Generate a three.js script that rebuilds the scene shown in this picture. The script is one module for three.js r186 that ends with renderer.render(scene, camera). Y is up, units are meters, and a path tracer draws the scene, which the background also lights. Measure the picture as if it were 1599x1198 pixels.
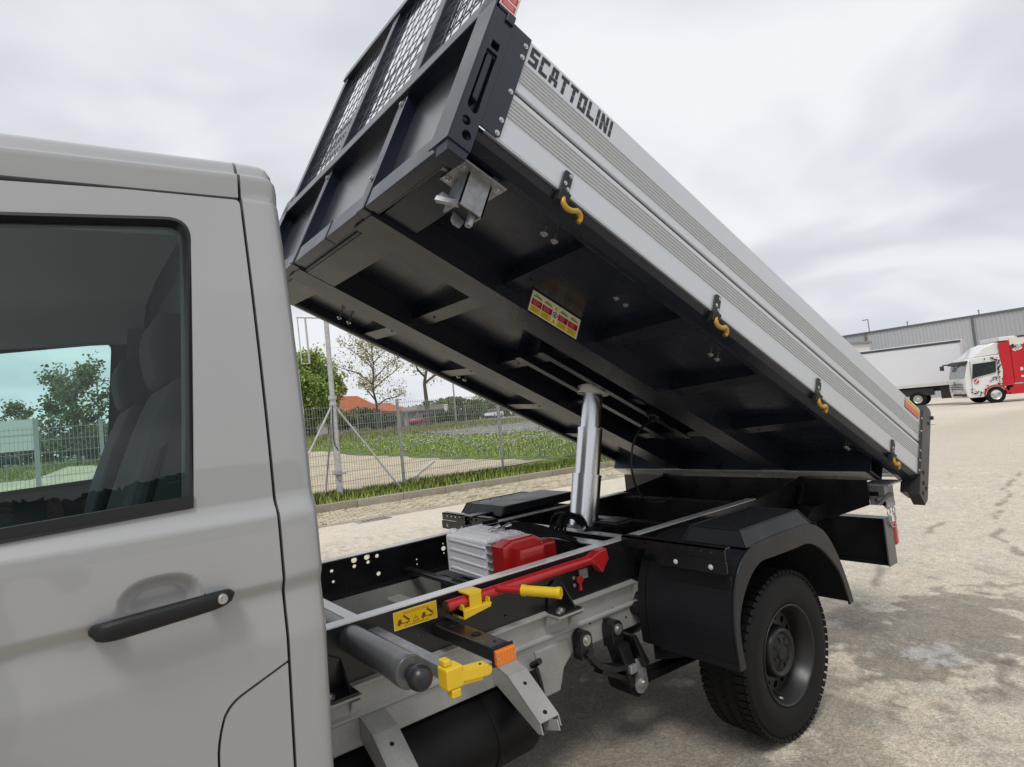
import * as THREE from 'three';
import { RoundedBoxGeometry } from 'three/addons/geometries/RoundedBoxGeometry.js';
import { mergeGeometries } from 'three/addons/utils/BufferGeometryUtils.js';
import { MarchingCubes } from 'three/addons/objects/MarchingCubes.js';

// ---------- camera, sky, sun, exposure ----------
const scene = new THREE.Scene();
const camera = new THREE.PerspectiveCamera(64.9, 1024 / 767, 0.05, 1500);
camera.position.set(0, 1.5, 2.4);
camera.rotation.set(0.05154, -0.6666, -0.09783, 'YXZ');
scene.add(camera);
const renderer = new THREE.WebGLRenderer({ antialias: true });
renderer.setSize(1024, 767);
renderer.toneMapping = THREE.LinearToneMapping;
renderer.toneMappingExposure = 1.12;
renderer.shadowMap.enabled = true;
renderer.shadowMap.type = THREE.PCFSoftShadowMap;

function rng(seed) { let a = seed >>> 0; return () => { a = (a + 0x6D2B79F5) >>> 0; let t = a; t = Math.imul(t ^ (t >>> 15), t | 1); t ^= t + Math.imul(t ^ (t >>> 7), t | 61); return ((t ^ (t >>> 14)) >>> 0) / 4294967296; }; }
const sstep = (a, b, x) => { const t = Math.min(1, Math.max(0, (x - a) / (b - a))); return t * t * (3 - 2 * t); };
const lerp = (a, b, t) => a + (b - a) * t;
const hash2 = (x, y, s) => { let h = Math.imul(x | 0, 374761393) ^ Math.imul(y | 0, 668265263) ^ Math.imul(s | 0, 2246822519); h = Math.imul(h ^ (h >>> 13), 1274126177); return ((h ^ (h >>> 16)) >>> 0) / 4294967296; };
function vnoise(x, y, s = 1, per = 0) { // value noise, optional integer period
  const xi = Math.floor(x), yi = Math.floor(y), fx = x - xi, fy = y - yi;
  const u = fx * fx * (3 - 2 * fx), v = fy * fy * (3 - 2 * fy);
  const w = per ? (k) => ((k % per) + per) % per : (k) => k;
  const a = hash2(w(xi), w(yi), s), b = hash2(w(xi + 1), w(yi), s), c = hash2(w(xi), w(yi + 1), s), d = hash2(w(xi + 1), w(yi + 1), s);
  return a + (b - a) * u + (c - a) * v + (a - b - c + d) * u * v;
}
function fbm(x, y, oct = 4, s = 1, per = 0) { let r = 0, a = 0.5, t = 0; for (let i = 0; i < oct; i++) { r += a * vnoise(x, y, s + i * 17, per); t += a; a *= 0.5; x *= 2; y *= 2; per *= 2; } return r / t; }

{ // overcast sky: a broken cloud layer seen in perspective
  const W = 1536, H = 768, d = new Float32Array(W * H * 4);
  for (let j = 0; j < H; j++) {
    const el = ((j + 0.5) / H - 0.5) * Math.PI, sy = Math.sin(el), cy = Math.cos(el);
    for (let i = 0; i < W; i++) {
      const az = ((i + 0.5) / W - 0.5) * 2 * Math.PI, dx = Math.cos(az) * cy, dz = Math.sin(az) * cy;
      const k = 1 / (Math.max(sy, 0) + 0.16), px = dx * k, pz = dz * k;
      const wx = fbm(px * 0.9 + 3.1, pz * 0.9, 3, 5) - 0.5, wz = fbm(px * 0.9, pz * 0.9 + 7.7, 3, 9) - 0.5;
      const big = fbm(px * 0.75 + wx * 1.5 + 11, pz * 1.0 + wz * 1.5, 5, 21);
      const fine = fbm(px * 2.4 + wx * 2 + 5, pz * 3.2 + wz * 2, 5, 33);
      const c = sstep(0.30, 0.66, big * 0.7 + fine * 0.3);
      let L = lerp(0.60, 0.81, c);
      L = lerp(L, 0.70, 0.5 * sstep(0.25, 0.0, sy));
      const b = 1 - c, o = (j * W + i) * 4;
      d[o] = L * lerp(0.978, 0.95, b); d[o + 1] = L * lerp(1.0, 0.985, b); d[o + 2] = L * lerp(1.04, 1.07, b); d[o + 3] = 1;
    }
  }
  const t = new THREE.DataTexture(d, W, H, THREE.RGBAFormat, THREE.FloatType);
  t.mapping = THREE.EquirectangularReflectionMapping; t.magFilter = t.minFilter = THREE.LinearFilter; t.wrapS = THREE.RepeatWrapping; t.needsUpdate = true;
  scene.background = t; scene.environment = t; scene.environmentIntensity = 1;
}
const sun = new THREE.DirectionalLight(new THREE.Color(1, 0.965, 0.9), 1.5);
sun.position.set(-14, 36, 15); sun.target.position.set(2, 0, 0);
sun.castShadow = true; sun.shadow.radius = 34; sun.shadow.mapSize.set(2048, 2048);
Object.assign(sun.shadow.camera, { left: -40, right: 40, top: 40, bottom: -40, near: 1, far: 160 });
scene.add(sun, sun.target);

// ---------- helpers ----------
const V = (x, y, z) => new THREE.Vector3(x, y, z);
const used = {};
const numbered = (n) => { used[n] = (used[n] ?? -1) + 1; return used[n] ? `${n}_${String(used[n]).padStart(3, '0')}` : n; };
function flip(g) { const p = g.attributes; for (const k of Object.keys(p)) { const a = p[k], n = a.itemSize, r = a.array; for (let i = 0; i < a.count; i += 3) for (let c = 0; c < n; c++) { const t = r[(i + 1) * n + c]; r[(i + 1) * n + c] = r[(i + 2) * n + c]; r[(i + 2) * n + c] = t; } } return g; }
function flat(g) { if (g.index) g = g.toNonIndexed(); return g; }
function boxUV(g) {
  const p = g.attributes.position.array, n = g.attributes.normal.array, c = p.length / 3, uv = new Float32Array(c * 2);
  for (let i = 0; i < c; i += 3) {
    const ax = Math.abs(n[i * 3] + n[i * 3 + 3] + n[i * 3 + 6]), ay = Math.abs(n[i * 3 + 1] + n[i * 3 + 4] + n[i * 3 + 7]), az = Math.abs(n[i * 3 + 2] + n[i * 3 + 5] + n[i * 3 + 8]);
    for (let k = i; k < i + 3; k++) {
      const x = p[k * 3], y = p[k * 3 + 1], z = p[k * 3 + 2];
      if (az >= ax && az >= ay) { uv[k * 2] = x; uv[k * 2 + 1] = y; } else if (ax >= ay) { uv[k * 2] = z; uv[k * 2 + 1] = y; } else { uv[k * 2] = x; uv[k * 2 + 1] = z; }
    }
  }
  g.setAttribute('uv', new THREE.BufferAttribute(uv, 2)); return g;
}
function fin(g, keepUV) {
  g = flat(g); for (const k of Object.keys(g.attributes)) if (!['position', 'normal', 'color', 'uv'].includes(k)) g.deleteAttribute(k);
  if (!g.attributes.normal) g.computeVertexNormals();
  g.clearGroups?.(); if (!keepUV || !g.attributes.uv) boxUV(g); g.morphAttributes = {}; return g;
}
function join(gs, keepUV) { gs = [gs].flat(9).map((g) => fin(g, keepUV)); return gs.length > 1 ? mergeGeometries(gs, false) : gs[0]; }
function mesh(name, gs, m, parent, label, keepUV) {
  const o = new THREE.Mesh(join(gs, keepUV), m); o.name = parent ? name : numbered(name); o.castShadow = o.receiveShadow = true;
  (parent ?? scene).add(o); if (label) o.userData.label = label; return o;
}
function group(name, parent) { const o = new THREE.Group(); o.name = parent ? name : numbered(name); (parent ?? scene).add(o); return o; }
function tag(o, label, category, group, kind) { o.userData.label = label; if (category) o.userData.category = category; if (group) o.userData.group = group; if (kind) o.userData.kind = kind; return o; }
function struct(name, gs, m, label) { const o = mesh(name, gs, m, null, label); o.userData.kind = 'structure'; return o; }
const T = (g, x, y, z) => g.translate(x, y, z);
function bx(x0, x1, y0, y1, z0, z1, r = 0) { const w = x1 - x0, h = y1 - y0, d = z1 - z0; r = Math.min(r, w * 0.49, h * 0.49, d * 0.49); const g = r > 0 ? new RoundedBoxGeometry(w, h, d, 2, r) : new THREE.BoxGeometry(w, h, d); return flat(g).translate((x0 + x1) / 2, (y0 + y1) / 2, (z0 + z1) / 2); }
function shapeOf(poly, holes = []) { const s = new THREE.Shape(poly.map((p) => new THREE.Vector2(p[0], p[1]))); for (const h of holes) s.holes.push(new THREE.Path(h.map((p) => new THREE.Vector2(p[0], p[1])))); return s; }
// extrude a polygon: axis 'z' -> (x,y), 'x' -> (z,y), 'y' -> (x,z)
function prism(poly, c0, c1, axis = 'z', { holes = [], bevel = 0 } = {}) {
  let g = flat(new THREE.ExtrudeGeometry(shapeOf(poly, holes), { depth: c1 - c0 - 2 * bevel, bevelEnabled: bevel > 0, bevelSize: bevel, bevelThickness: bevel, bevelOffset: -bevel, bevelSegments: bevel > 0.028 ? 4 : 2, steps: 1 }));
  g.translate(0, 0, c0 + bevel);
  if (axis !== 'z') {
    for (const k of ['position', 'normal']) { const a = g.attributes[k].array; for (let i = 0; i < a.length; i += 3) { const [X, Y, Z] = [a[i], a[i + 1], a[i + 2]]; if (axis === 'x') { a[i] = Z; a[i + 2] = X; } else { a[i + 1] = Z; a[i + 2] = Y; } } }
    flip(g);
  }
  return g;
}
const circ = (cx, cy, r, n = 14, ry = r) => Array.from({ length: n }, (_, i) => [cx + r * Math.cos(i / n * 2 * Math.PI), cy + ry * Math.sin(i / n * 2 * Math.PI)]);
const rect = (a0, a1, b0, b1) => [[a0, b0], [a1, b0], [a1, b1], [a0, b1]];
function rrect(a0, a1, b0, b1, r, n = 4) { const o = []; for (const [cx, cy, t] of [[a1 - r, b0 + r, -0.5], [a1 - r, b1 - r, 0], [a0 + r, b1 - r, 0.5], [a0 + r, b0 + r, 1]]) for (let i = 0; i <= n; i++) { const a = (t + 0.5 * i / n) * Math.PI; o.push([cx + r * Math.cos(a), cy + r * Math.sin(a)]); } return o; }
function rod(a, b, r, seg = 12, r2 = r, open = false) {
  a = Array.isArray(a) ? V(...a) : a; b = Array.isArray(b) ? V(...b) : b;
  const d = b.clone().sub(a), g = flat(new THREE.CylinderGeometry(r2, r, d.length(), seg, 1, open));
  g.applyQuaternion(new THREE.Quaternion().setFromUnitVectors(V(0, 1, 0), d.clone().normalize())); const m = a.clone().add(b).multiplyScalar(0.5); return g.translate(m.x, m.y, m.z);
}
const tube = (pts, r, seg = 40, rs = 7) => flat(new THREE.TubeGeometry(new THREE.CatmullRomCurve3(pts.map((p) => V(...p))), seg, r, rs));
function bar(a, b, w, h) { // rectangular bar from a to b
  a = V(...a); b = V(...b); const d = b.clone().sub(a), g = new THREE.BoxGeometry(w, h, d.length());
  const m = new THREE.Matrix4().lookAt(a, b, Math.abs(d.clone().normalize().y) > 0.95 ? V(1, 0, 0) : V(0, 1, 0)); g.applyMatrix4(m); const c = a.clone().add(b).multiplyScalar(0.5); return flat(g).translate(c.x, c.y, c.z);
}
function lathe(prof, axis = 'y', seg = 40) { let g = flat(new THREE.LatheGeometry(prof.map((p) => new THREE.Vector2(p[0], p[1])), seg)); if (axis === 'z') g.rotateX(Math.PI / 2); if (axis === 'x') g.rotateZ(-Math.PI / 2); return g; }
const bolt = (p, dir, r = 0.011) => { const q = new THREE.Quaternion().setFromUnitVectors(V(0, 1, 0), V(...dir).normalize()); return [flat(new THREE.CylinderGeometry(r * 0.95, r, r * 0.9, 6)).translate(0, r * 0.45, 0), flat(new THREE.CylinderGeometry(r * 1.6, r * 1.6, r * 0.3, 14)).translate(0, r * 0.1, 0)].map((g) => g.applyQuaternion(q).translate(...p)); };

// ---------- textures & materials ----------
function tex(n, fn, srgb = true, rx = 1, ry = 1) {
  const d = new Uint8Array(n * n * 4);
  for (let j = 0; j < n; j++) for (let i = 0; i < n; i++) { const c = fn(i / n, j / n, i, j), o = (j * n + i) * 4; for (let k = 0; k < 3; k++) d[o + k] = Math.max(0, Math.min(255, Math.round((Array.isArray(c) ? c[k] : c) * 255))); d[o + 3] = 255; }
  const t = new THREE.DataTexture(d, n, n); t.magFilter = THREE.LinearFilter; t.minFilter = THREE.LinearMipmapLinearFilter; t.generateMipmaps = true; t.wrapS = t.wrapT = THREE.RepeatWrapping; t.repeat.set(rx, ry); t.anisotropy = 8; if (srgb) t.colorSpace = THREE.SRGBColorSpace; t.needsUpdate = true; return t;
}
const rep = (t, r, s = r) => { const c = t.clone(); c.repeat.set(r, s); c.needsUpdate = true; return c; };
const lin = (r, g, b) => new THREE.Color().setRGB(r, g, b);
function M(c, rough, metal = 0, extra = {}) { return new THREE.MeshPhysicalMaterial({ color: Array.isArray(c) ? lin(...c) : new THREE.Color(c), roughness: rough, metalness: metal, side: THREE.DoubleSide, ...extra }); }
const tSmudge = tex(512, (u, v) => 0.72 + 0.5 * (fbm(u * 6, v * 6, 5, 3, 6) - 0.3), false, 1.3, 1.3);     // roughness variation
const tSpeck = tex(512, (u, v, i, j) => { const n = vnoise(u * 128, v * 128, 8, 128), m = fbm(u * 5, v * 5, 3, 18, 5); const s = n > 0.86 - 0.1 * m ? 0.45 : 1; return [s, s, s]; }, true, 2.2, 2.2); // dust and mud specks on painted steel
const tPeel = tex(256, (u, v) => fbm(u * 40, v * 40, 2, 4, 40), false, 3, 3);
const tBrush = tex(512, (u, v) => 0.78 + 0.22 * vnoise(u * 4, v * 256, 6, 256) + 0.06 * (vnoise(u * 256, v * 256, 7, 256) - 0.5), false, 1, 1);
const tGalv = tex(512, (u, v) => { const s = fbm(u * 22, v * 22, 3, 12, 22), b = fbm(u * 4, v * 4, 3, 15, 4); const k = 0.74 + 0.2 * s + 0.16 * (b - 0.5); return [k, k, k * 1.015]; }, true, 3, 3);
const tSubtle = tex(512, (u, v) => { const k = 0.94 + 0.08 * (fbm(u * 9, v * 9, 4, 52, 9) - 0.5) + 0.05 * (vnoise(u * 160, v * 160, 53, 160) - 0.5); return [k, k, k * 0.995]; }, true, 1.5, 1.5);
const tWeave = tex(256, (u, v) => 0.55 + 0.45 * Math.abs(Math.sin(u * 128 * Math.PI) * Math.sin(v * 128 * Math.PI)), false, 4, 4);
const paint = M([0.345, 0.35, 0.355], 0.38, 0, { clearcoat: 1, clearcoatRoughness: 0.04, bumpMap: rep(tPeel, 8), bumpScale: 0.0001 });
const blackPaint = M([0.0105, 0.011, 0.0125], 0.34, 0, { roughnessMap: tSmudge, bumpMap: tPeel, bumpScale: 0.00012 });
const bedPaint = M([0.0105, 0.0145, 0.028], 0.34, 0, { roughnessMap: tSmudge, bumpMap: tPeel, bumpScale: 0.0001 });
const beamPaint = M([0.0135, 0.0165, 0.027], 0.36, 0, { map: tSpeck, roughnessMap: tSmudge, bumpMap: tPeel, bumpScale: 0.0003 });
const plasticBlack = M([0.009, 0.0095, 0.0105], 0.5, 0, { specularIntensity: 0.7, bumpMap: rep(tPeel, 14), bumpScale: 0.0003 });
const fenderPlastic = M([0.0115, 0.0125, 0.0155], 0.46, 0, { specularIntensity: 0.7, bumpMap: rep(tPeel, 14), bumpScale: 0.0003, roughnessMap: tSmudge });
const rubber = M([0.0065, 0.0065, 0.0068], 0.7, 0, { specularIntensity: 0.55, bumpMap: rep(tPeel, 12), bumpScale: 0.0004 });
const seal = M([0.009, 0.009, 0.01], 0.45);
const gapDark = M([0.004, 0.004, 0.004], 0.9);
const alu = M([0.6, 0.62, 0.645], 0.46, 0.55, { roughnessMap: tBrush });
const galv = M([0.56, 0.57, 0.58], 0.48, 0.7, { map: tGalv });
const railGrey = M([0.40, 0.40, 0.385], 0.5, 0.0, { map: tSubtle, roughnessMap: tSmudge });
const paleFlange = M([0.78, 0.78, 0.78], 0.32, 0.3, { map: tSubtle, roughnessMap: tSmudge });  // pale finish shared by rail tops, member caps and rear plate
const chrome = M([0.76, 0.775, 0.79], 0.22, 1);
const steelBolt = M([0.55, 0.55, 0.54], 0.35, 0.9);
const tubeGrey = M([0.115, 0.118, 0.122], 0.3, 0.3, { roughnessMap: tSmudge });
const yellow = M([0.75, 0.5, 0.02], 0.4, 0, { bumpMap: tPeel, bumpScale: 0.0003 });
const hookYellow = M([0.5, 0.29, 0.035], 0.42, 0.25);
const red = M([0.42, 0.012, 0.016], 0.32, 0, { clearcoat: 0.4, clearcoatRoughness: 0.2 });
const whitePlastic = M([0.82, 0.82, 0.88], 0.45);
const capWhite = M([0.85, 0.84, 0.8], 0.6);
const glass = M([0.79, 0.965, 0.935], 0.0, 0, { transmission: 1, thickness: 0, ior: 1.5, specularIntensity: 1 });
const clearGlass = M([0.9, 0.95, 0.94], 0.0, 0, { transmission: 1, thickness: 0, ior: 1.5 });
const amber = M([0.8, 0.2, 0.01], 0.15, 0, { clearcoat: 1, clearcoatRoughness: 0.05 });
const redLens = M([0.35, 0.01, 0.01], 0.15, 0, { clearcoat: 1, clearcoatRoughness: 0.05 });
const fabric = M([0.035, 0.04, 0.045], 0.95, 0, { bumpMap: tWeave, bumpScale: 0.001 });
const liner = M([0.3, 0.31, 0.31], 0.95, 0, { bumpMap: tWeave, bumpScale: 0.0004 });
const trim = M([0.07, 0.075, 0.08], 0.75, 0, { bumpMap: rep(tPeel, 14), bumpScale: 0.0003 });

// every fastener is a part of its own
function each(name, list, m, parent) { for (const gs of list) mesh(name, gs, m, parent); }
// ================= THE TIPPER TRUCK =================
// truck axes: +x to the rear, +y up, +z to the driver's side; rear axle near x 2.5, ground y 0
const truck = tag(group('tipper_truck'), 'pale grey flatbed tipper truck with its aluminium sided bed raised on a chrome ram', 'truck');

// ----- cab -----
const PROF = [[0.40, 0.955], [0.70, 0.976], [0.95, 0.993], [1.055, 1.0005], [1.068, 1.0005], [1.16, 0.9915], [1.167, 0.991], [1.187, 1.0055], [1.192, 1.006], [1.30, 1.003], [1.332, 1.0], [1.349, 0.986], [1.365, 0.9795], [1.45, 0.9745], [1.55, 0.9665], [1.7, 0.9495], [1.85, 0.9295], [2.0, 0.905], [2.13, 0.884]];
function profRaw(y) { if (y <= PROF[0][0]) return PROF[0][1]; for (let i = 1; i < PROF.length; i++) if (y <= PROF[i][0]) { const [a, b] = PROF[i - 1], [c, d] = PROF[i]; return b + (d - b) * (y - a) / (c - a); } return PROF.at(-1)[1]; }
function prof(y) { let s = 0; for (let k = -4; k <= 4; k++) s += profRaw(y + k * 0.0011); return s / 9; }
const dRoof = (x) => -0.045 * Math.max(0, 0.42 - x) - 0.05 * Math.max(0, -0.1 - x) ** 2;
function zDoor(x, y) {
  let z = prof(y);
  const a = Math.abs(x - 0.17) / 0.074, b = Math.max(0, y - 1.19) / 0.062, q = Math.pow(a, 2.6) + Math.pow(b, 2.6); // finger bowl behind the handle
  z -= 0.03 * (1 - sstep(0.25, 1.05, q)) * sstep(1.158, 1.18, y);
  if (x < -0.45) z -= 0.09 * (-0.45 - x) ** 2;
  return z;
}
function panel(outline, holes, zf, { dx = 0.03, dy = 0.012, side = 1, thick = 0.02 } = {}) {
  const loops = [outline, ...holes], ys = new Set();
  let y0 = Infinity, y1 = -Infinity; for (const [, y] of outline) { y0 = Math.min(y0, y); y1 = Math.max(y1, y); }
  for (const l of loops) for (const [, y] of l) ys.add(+y.toFixed(6));
  for (let y = y0; y < y1; y += dy) ys.add(+y.toFixed(6));
  const lv = [...ys].sort((a, b) => a - b).filter((y, i, a) => !i || y - a[i - 1] > 2e-5);
  const P = [], N = [];
  const nrm = (x, y) => { const e = 0.004, zx = (zf(x + e, y) - zf(x - e, y)) / (2 * e), zy = (zf(x, y + e) - zf(x, y - e)) / (2 * e), l = Math.hypot(zx, zy, 1); return [-zx / l, -zy / l, side / l]; };
  const push = (x, y) => { P.push(x, y, side * zf(x, y)); N.push(...nrm(x, y)); };
  const tri = (a, b, c) => { if (side > 0) { push(...a); push(...b); push(...c); } else { push(...a); push(...c); push(...b); } };
  for (let i = 1; i < lv.length; i++) {
    const a = lv[i - 1], b = lv[i], m = (a + b) / 2, xs = [];
    for (const l of loops) for (let k = 0; k < l.length; k++) { const p = l[k], q = l[(k + 1) % l.length]; if ((p[1] <= m) !== (q[1] <= m)) { const X = (y) => p[0] + (q[0] - p[0]) * (y - p[1]) / (q[1] - p[1]); xs.push([X(m), X(a), X(b)]); } }
    xs.sort((p, q) => p[0] - q[0]);
    for (let k = 0; k + 1 < xs.length; k += 2) {
      const [, la, lb] = xs[k], [, ra, rb] = xs[k + 1], lo = Math.max(la, lb), hi = Math.min(ra, rb), cols = [[la, lb]]; // columns on one common grid
      for (let q = Math.ceil(lo / dx + 0.15); q * dx < hi - 0.15 * dx; q++) cols.push([q * dx, q * dx]); cols.push([ra, rb]);
      for (let j = 0; j + 1 < cols.length; j++) { const A = [cols[j][0], a], B = [cols[j + 1][0], a], C = [cols[j + 1][1], b], D = [cols[j][1], b]; tri(A, B, C); tri(A, C, D); }
    }
  }
  for (const l of loops) for (let k = 0; k < l.length; k++) { // returned edges
    const p = l[k], q = l[(k + 1) % l.length], n = Math.max(1, Math.ceil(Math.hypot(q[0] - p[0], q[1] - p[1]) / 0.03)), ln = Math.hypot(q[0] - p[0], q[1] - p[1]) || 1;
    const nx = (q[1] - p[1]) / ln, ny = -(q[0] - p[0]) / ln;
    for (let j = 0; j < n; j++) {
      const A = [lerp(p[0], q[0], j / n), lerp(p[1], q[1], j / n)], B = [lerp(p[0], q[0], (j + 1) / n), lerp(p[1], q[1], (j + 1) / n)];
      const za = side * zf(...A), zb = side * zf(...B), t = side * thick, v = [[...A, za], [...B, zb], [...B, zb - t], [...A, za - t]];
      for (const i of [0, 2, 1, 0, 3, 2]) { P.push(...v[i]); N.push(nx, ny, 0); }
    }
  }
  const g = new THREE.BufferGeometry(); g.setAttribute('position', new THREE.Float32BufferAttribute(P, 3)); g.setAttribute('normal', new THREE.Float32BufferAttribute(N, 3)); return g;
}
function roundPoly(pts, n = 5) { // [x,y,r] corner rounding
  const o = []; for (let i = 0; i < pts.length; i++) {
    const p = pts[(i + pts.length - 1) % pts.length], c = pts[i], q = pts[(i + 1) % pts.length], r = c[2] || 0; if (!r) { o.push([c[0], c[1]]); continue; }
    const u = [p[0] - c[0], p[1] - c[1]], w = [q[0] - c[0], q[1] - c[1]], lu = Math.hypot(...u), lw = Math.hypot(...w);
    const A = [c[0] + u[0] / lu * r, c[1] + u[1] / lu * r], B = [c[0] + w[0] / lw * r, c[1] + w[1] / lw * r];
    for (let k = 0; k <= n; k++) { const t = k / n, a = (1 - t) ** 2, b = 2 * t * (1 - t), d = t * t; o.push([a * A[0] + b * c[0] + d * B[0], a * A[1] + b * c[1] + d * B[1]]); }
  } return o;
}
function inset(poly, d) { // poly is counter-clockwise; positive d shrinks
  const n = poly.length, o = []; for (let i = 0; i < n; i++) { const p = poly[(i + n - 1) % n], c = poly[i], q = poly[(i + 1) % n]; const t = [q[0] - p[0], q[1] - p[1]], l = Math.hypot(...t) || 1; o.push([c[0] - t[1] / l * d, c[1] + t[0] / l * d]); } return o;
}
const WIN = roundPoly([[-0.62, 1.345, 0.02], [0.244, 1.371, 0.012], [0.292, 2.022, 0.055], [-0.28, 1.985 + dRoof(-0.28) * 0.6, 0.08], [-0.6, 1.5, 0.1]], 7);
const DOOR = (notch) => roundPoly([[-0.80, 0.44], ...(notch ? [[0.254, 0.44], [0.254, 0.9, 0.05], [0.279, 0.962, 0.03]] : [[0.404, 0.44]]), [0.404, notch ? 1.012 : 1.0], [0.404, 2.082, 0.012], [0.17, 2.072], [-0.05, 2.055], [-0.3, 2.035, 0.05], [-0.80, 1.34, 0.05]], 5);
function strip(poly, zf, side, w, h0, h1) { // raised rubber band along a closed polygon
  const o = inset(poly, w), i = poly; const P = [], q = (a, b, c, d) => P.push(...a, ...b, ...c, ...a, ...c, ...d);
  const z = (p, h) => [p[0], p[1], side * (zf(p[0], p[1]) + h)];
  for (let k = 0; k < poly.length; k++) { const a = i[k], b = i[(k + 1) % poly.length], c = o[(k + 1) % poly.length], d = o[k]; const m = (u, v) => [(u[0] + v[0]) / 2, (u[1] + v[1]) / 2]; q(z(a, h0), z(b, h0), z(m(b, c), h1), z(m(a, d), h1)); q(z(m(a, d), h1), z(m(b, c), h1), z(c, h0 - 0.02), z(d, h0 - 0.02)); }
  const g = new THREE.BufferGeometry(); g.setAttribute('position', new THREE.Float32BufferAttribute(P, 3)); g.computeVertexNormals(); return g;
}
const zPlain = (x, y) => prof(y) - (x < -0.45 ? 0.09 * (-0.45 - x) ** 2 : 0);
for (const side of [1, -1]) {
  const d = group(side > 0 ? 'driver_door' : 'passenger_door', truck), near = side > 0;
  mesh('door_skin', panel(DOOR(near), [WIN], near ? zDoor : zPlain, { side, dx: near ? 0.008 : 0.06, dy: near ? 0.004 : 0.02 }), paint, d);
  const inner = roundPoly([[-0.78, 0.46], [0.395, 0.46], [0.395, 2.06], [-0.28, 1.985], [-0.78, 1.33]]);
  mesh('inner_panel', panel(inner, [inset(WIN, 0.012)], (x, y) => prof(y) - 0.045, { side, dx: 0.1, dy: 0.05, thick: 0.02 }), trim, d);
  mesh('window_seal', [strip(WIN, zPlain, side, 0.017, 0.001, 0.006), panel([[-0.6, 1.347], [0.243, 1.372], [0.245, 1.397], [-0.6, 1.372]], [], (x, y) => zPlain(x, y) + 0.006, { side, dx: 0.1, thick: 0.02 })], seal, d);
  mesh('window_glass', panel(inset(WIN, 0.008), [], (x, y) => zPlain(x, y) - 0.014, { side, dx: 0.1, dy: 0.04, thick: 0 }), glass, d);
  if (near) {
    // grip: a bar tapering to the front, lock cap at the rear end
    const P = [], N = 26, R = 14, cx = [], pt = (i, k) => { const t = i / N, x = lerp(0.052, 0.302, t), yc = lerp(1.176, 1.1885, t), hh = 0.021 * Math.sqrt(Math.max(0.02, 1 - (2 * t - 1) ** 8)) * lerp(0.95, 0.82, t), zz = 1.0 + 0.012 + 0.034 * Math.sqrt(Math.max(0, 1 - (2 * t - 1) ** 6)), a = k / R * 2 * Math.PI; return [x, yc + hh * Math.sign(Math.sin(a)) * Math.abs(Math.sin(a)) ** 0.75, zz + 0.014 * Math.cos(a) - 0.006]; };
    for (let i = 0; i < N; i++) for (let k = 0; k < R; k++) { const a = pt(i, k), b = pt(i + 1, k), c = pt(i + 1, k + 1), e = pt(i, k + 1); P.push(...a, ...c, ...b, ...a, ...e, ...c); }
    const g = new THREE.BufferGeometry(); g.setAttribute('position', new THREE.Float32BufferAttribute(P, 3));
    const sm = smooth(g);
    mesh('door_handle', [sm, bx(0.055, 0.095, 1.168, 1.188, 0.985, 1.02, 0.008), bx(0.25, 0.295, 1.174, 1.196, 0.985, 1.022, 0.008)], plasticBlack, d);
    mesh('handle_joint', [rod([0.2445, 1.1855, 1.03], [0.2452, 1.1855, 1.03], 0.0178, 20)], gapDark, d);
    mesh('lock_cylinder', [lathe([[0.0001, 0.002], [0.0065, 0.002], [0.0068, 0.0035], [0.0095, 0.003], [0.0105, -0.01]], 'z', 20).translate(0.272, 1.189, 1.053), bx(0.271, 0.273, 1.184, 1.194, 1.0555, 1.0585)], steelBolt, d);
  }
}
function smooth(g) { const p = g.attributes.position, m = new Map(), n = new Float32Array(p.count * 3), key = (i) => `${p.getX(i).toFixed(4)},${p.getY(i).toFixed(4)},${p.getZ(i).toFixed(4)}`; const a = V(), b = V(), c = V(); for (let i = 0; i < p.count; i += 3) { a.fromBufferAttribute(p, i); b.fromBufferAttribute(p, i + 1); c.fromBufferAttribute(p, i + 2); b.sub(a); c.sub(a); b.cross(c); for (let k = i; k < i + 3; k++) { const q = key(k), v = m.get(q) ?? [0, 0, 0]; v[0] += b.x; v[1] += b.y; v[2] += b.z; m.set(q, v); } } for (let i = 0; i < p.count; i++) { const v = m.get(key(i)), l = Math.hypot(...v) || 1; n.set([v[0] / l, v[1] / l, v[2] / l], i * 3); } g.setAttribute('normal', new THREE.BufferAttribute(n, 3)); return g; }
mesh('fuel_flap', panel(roundPoly([[0.259, 0.44], [0.404, 0.44], [0.404, 1.006], [0.283, 0.957, 0.03], [0.259, 0.897, 0.05]]), [], zPlain, { dx: 0.03, dy: 0.015 }), paint, truck);

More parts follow.
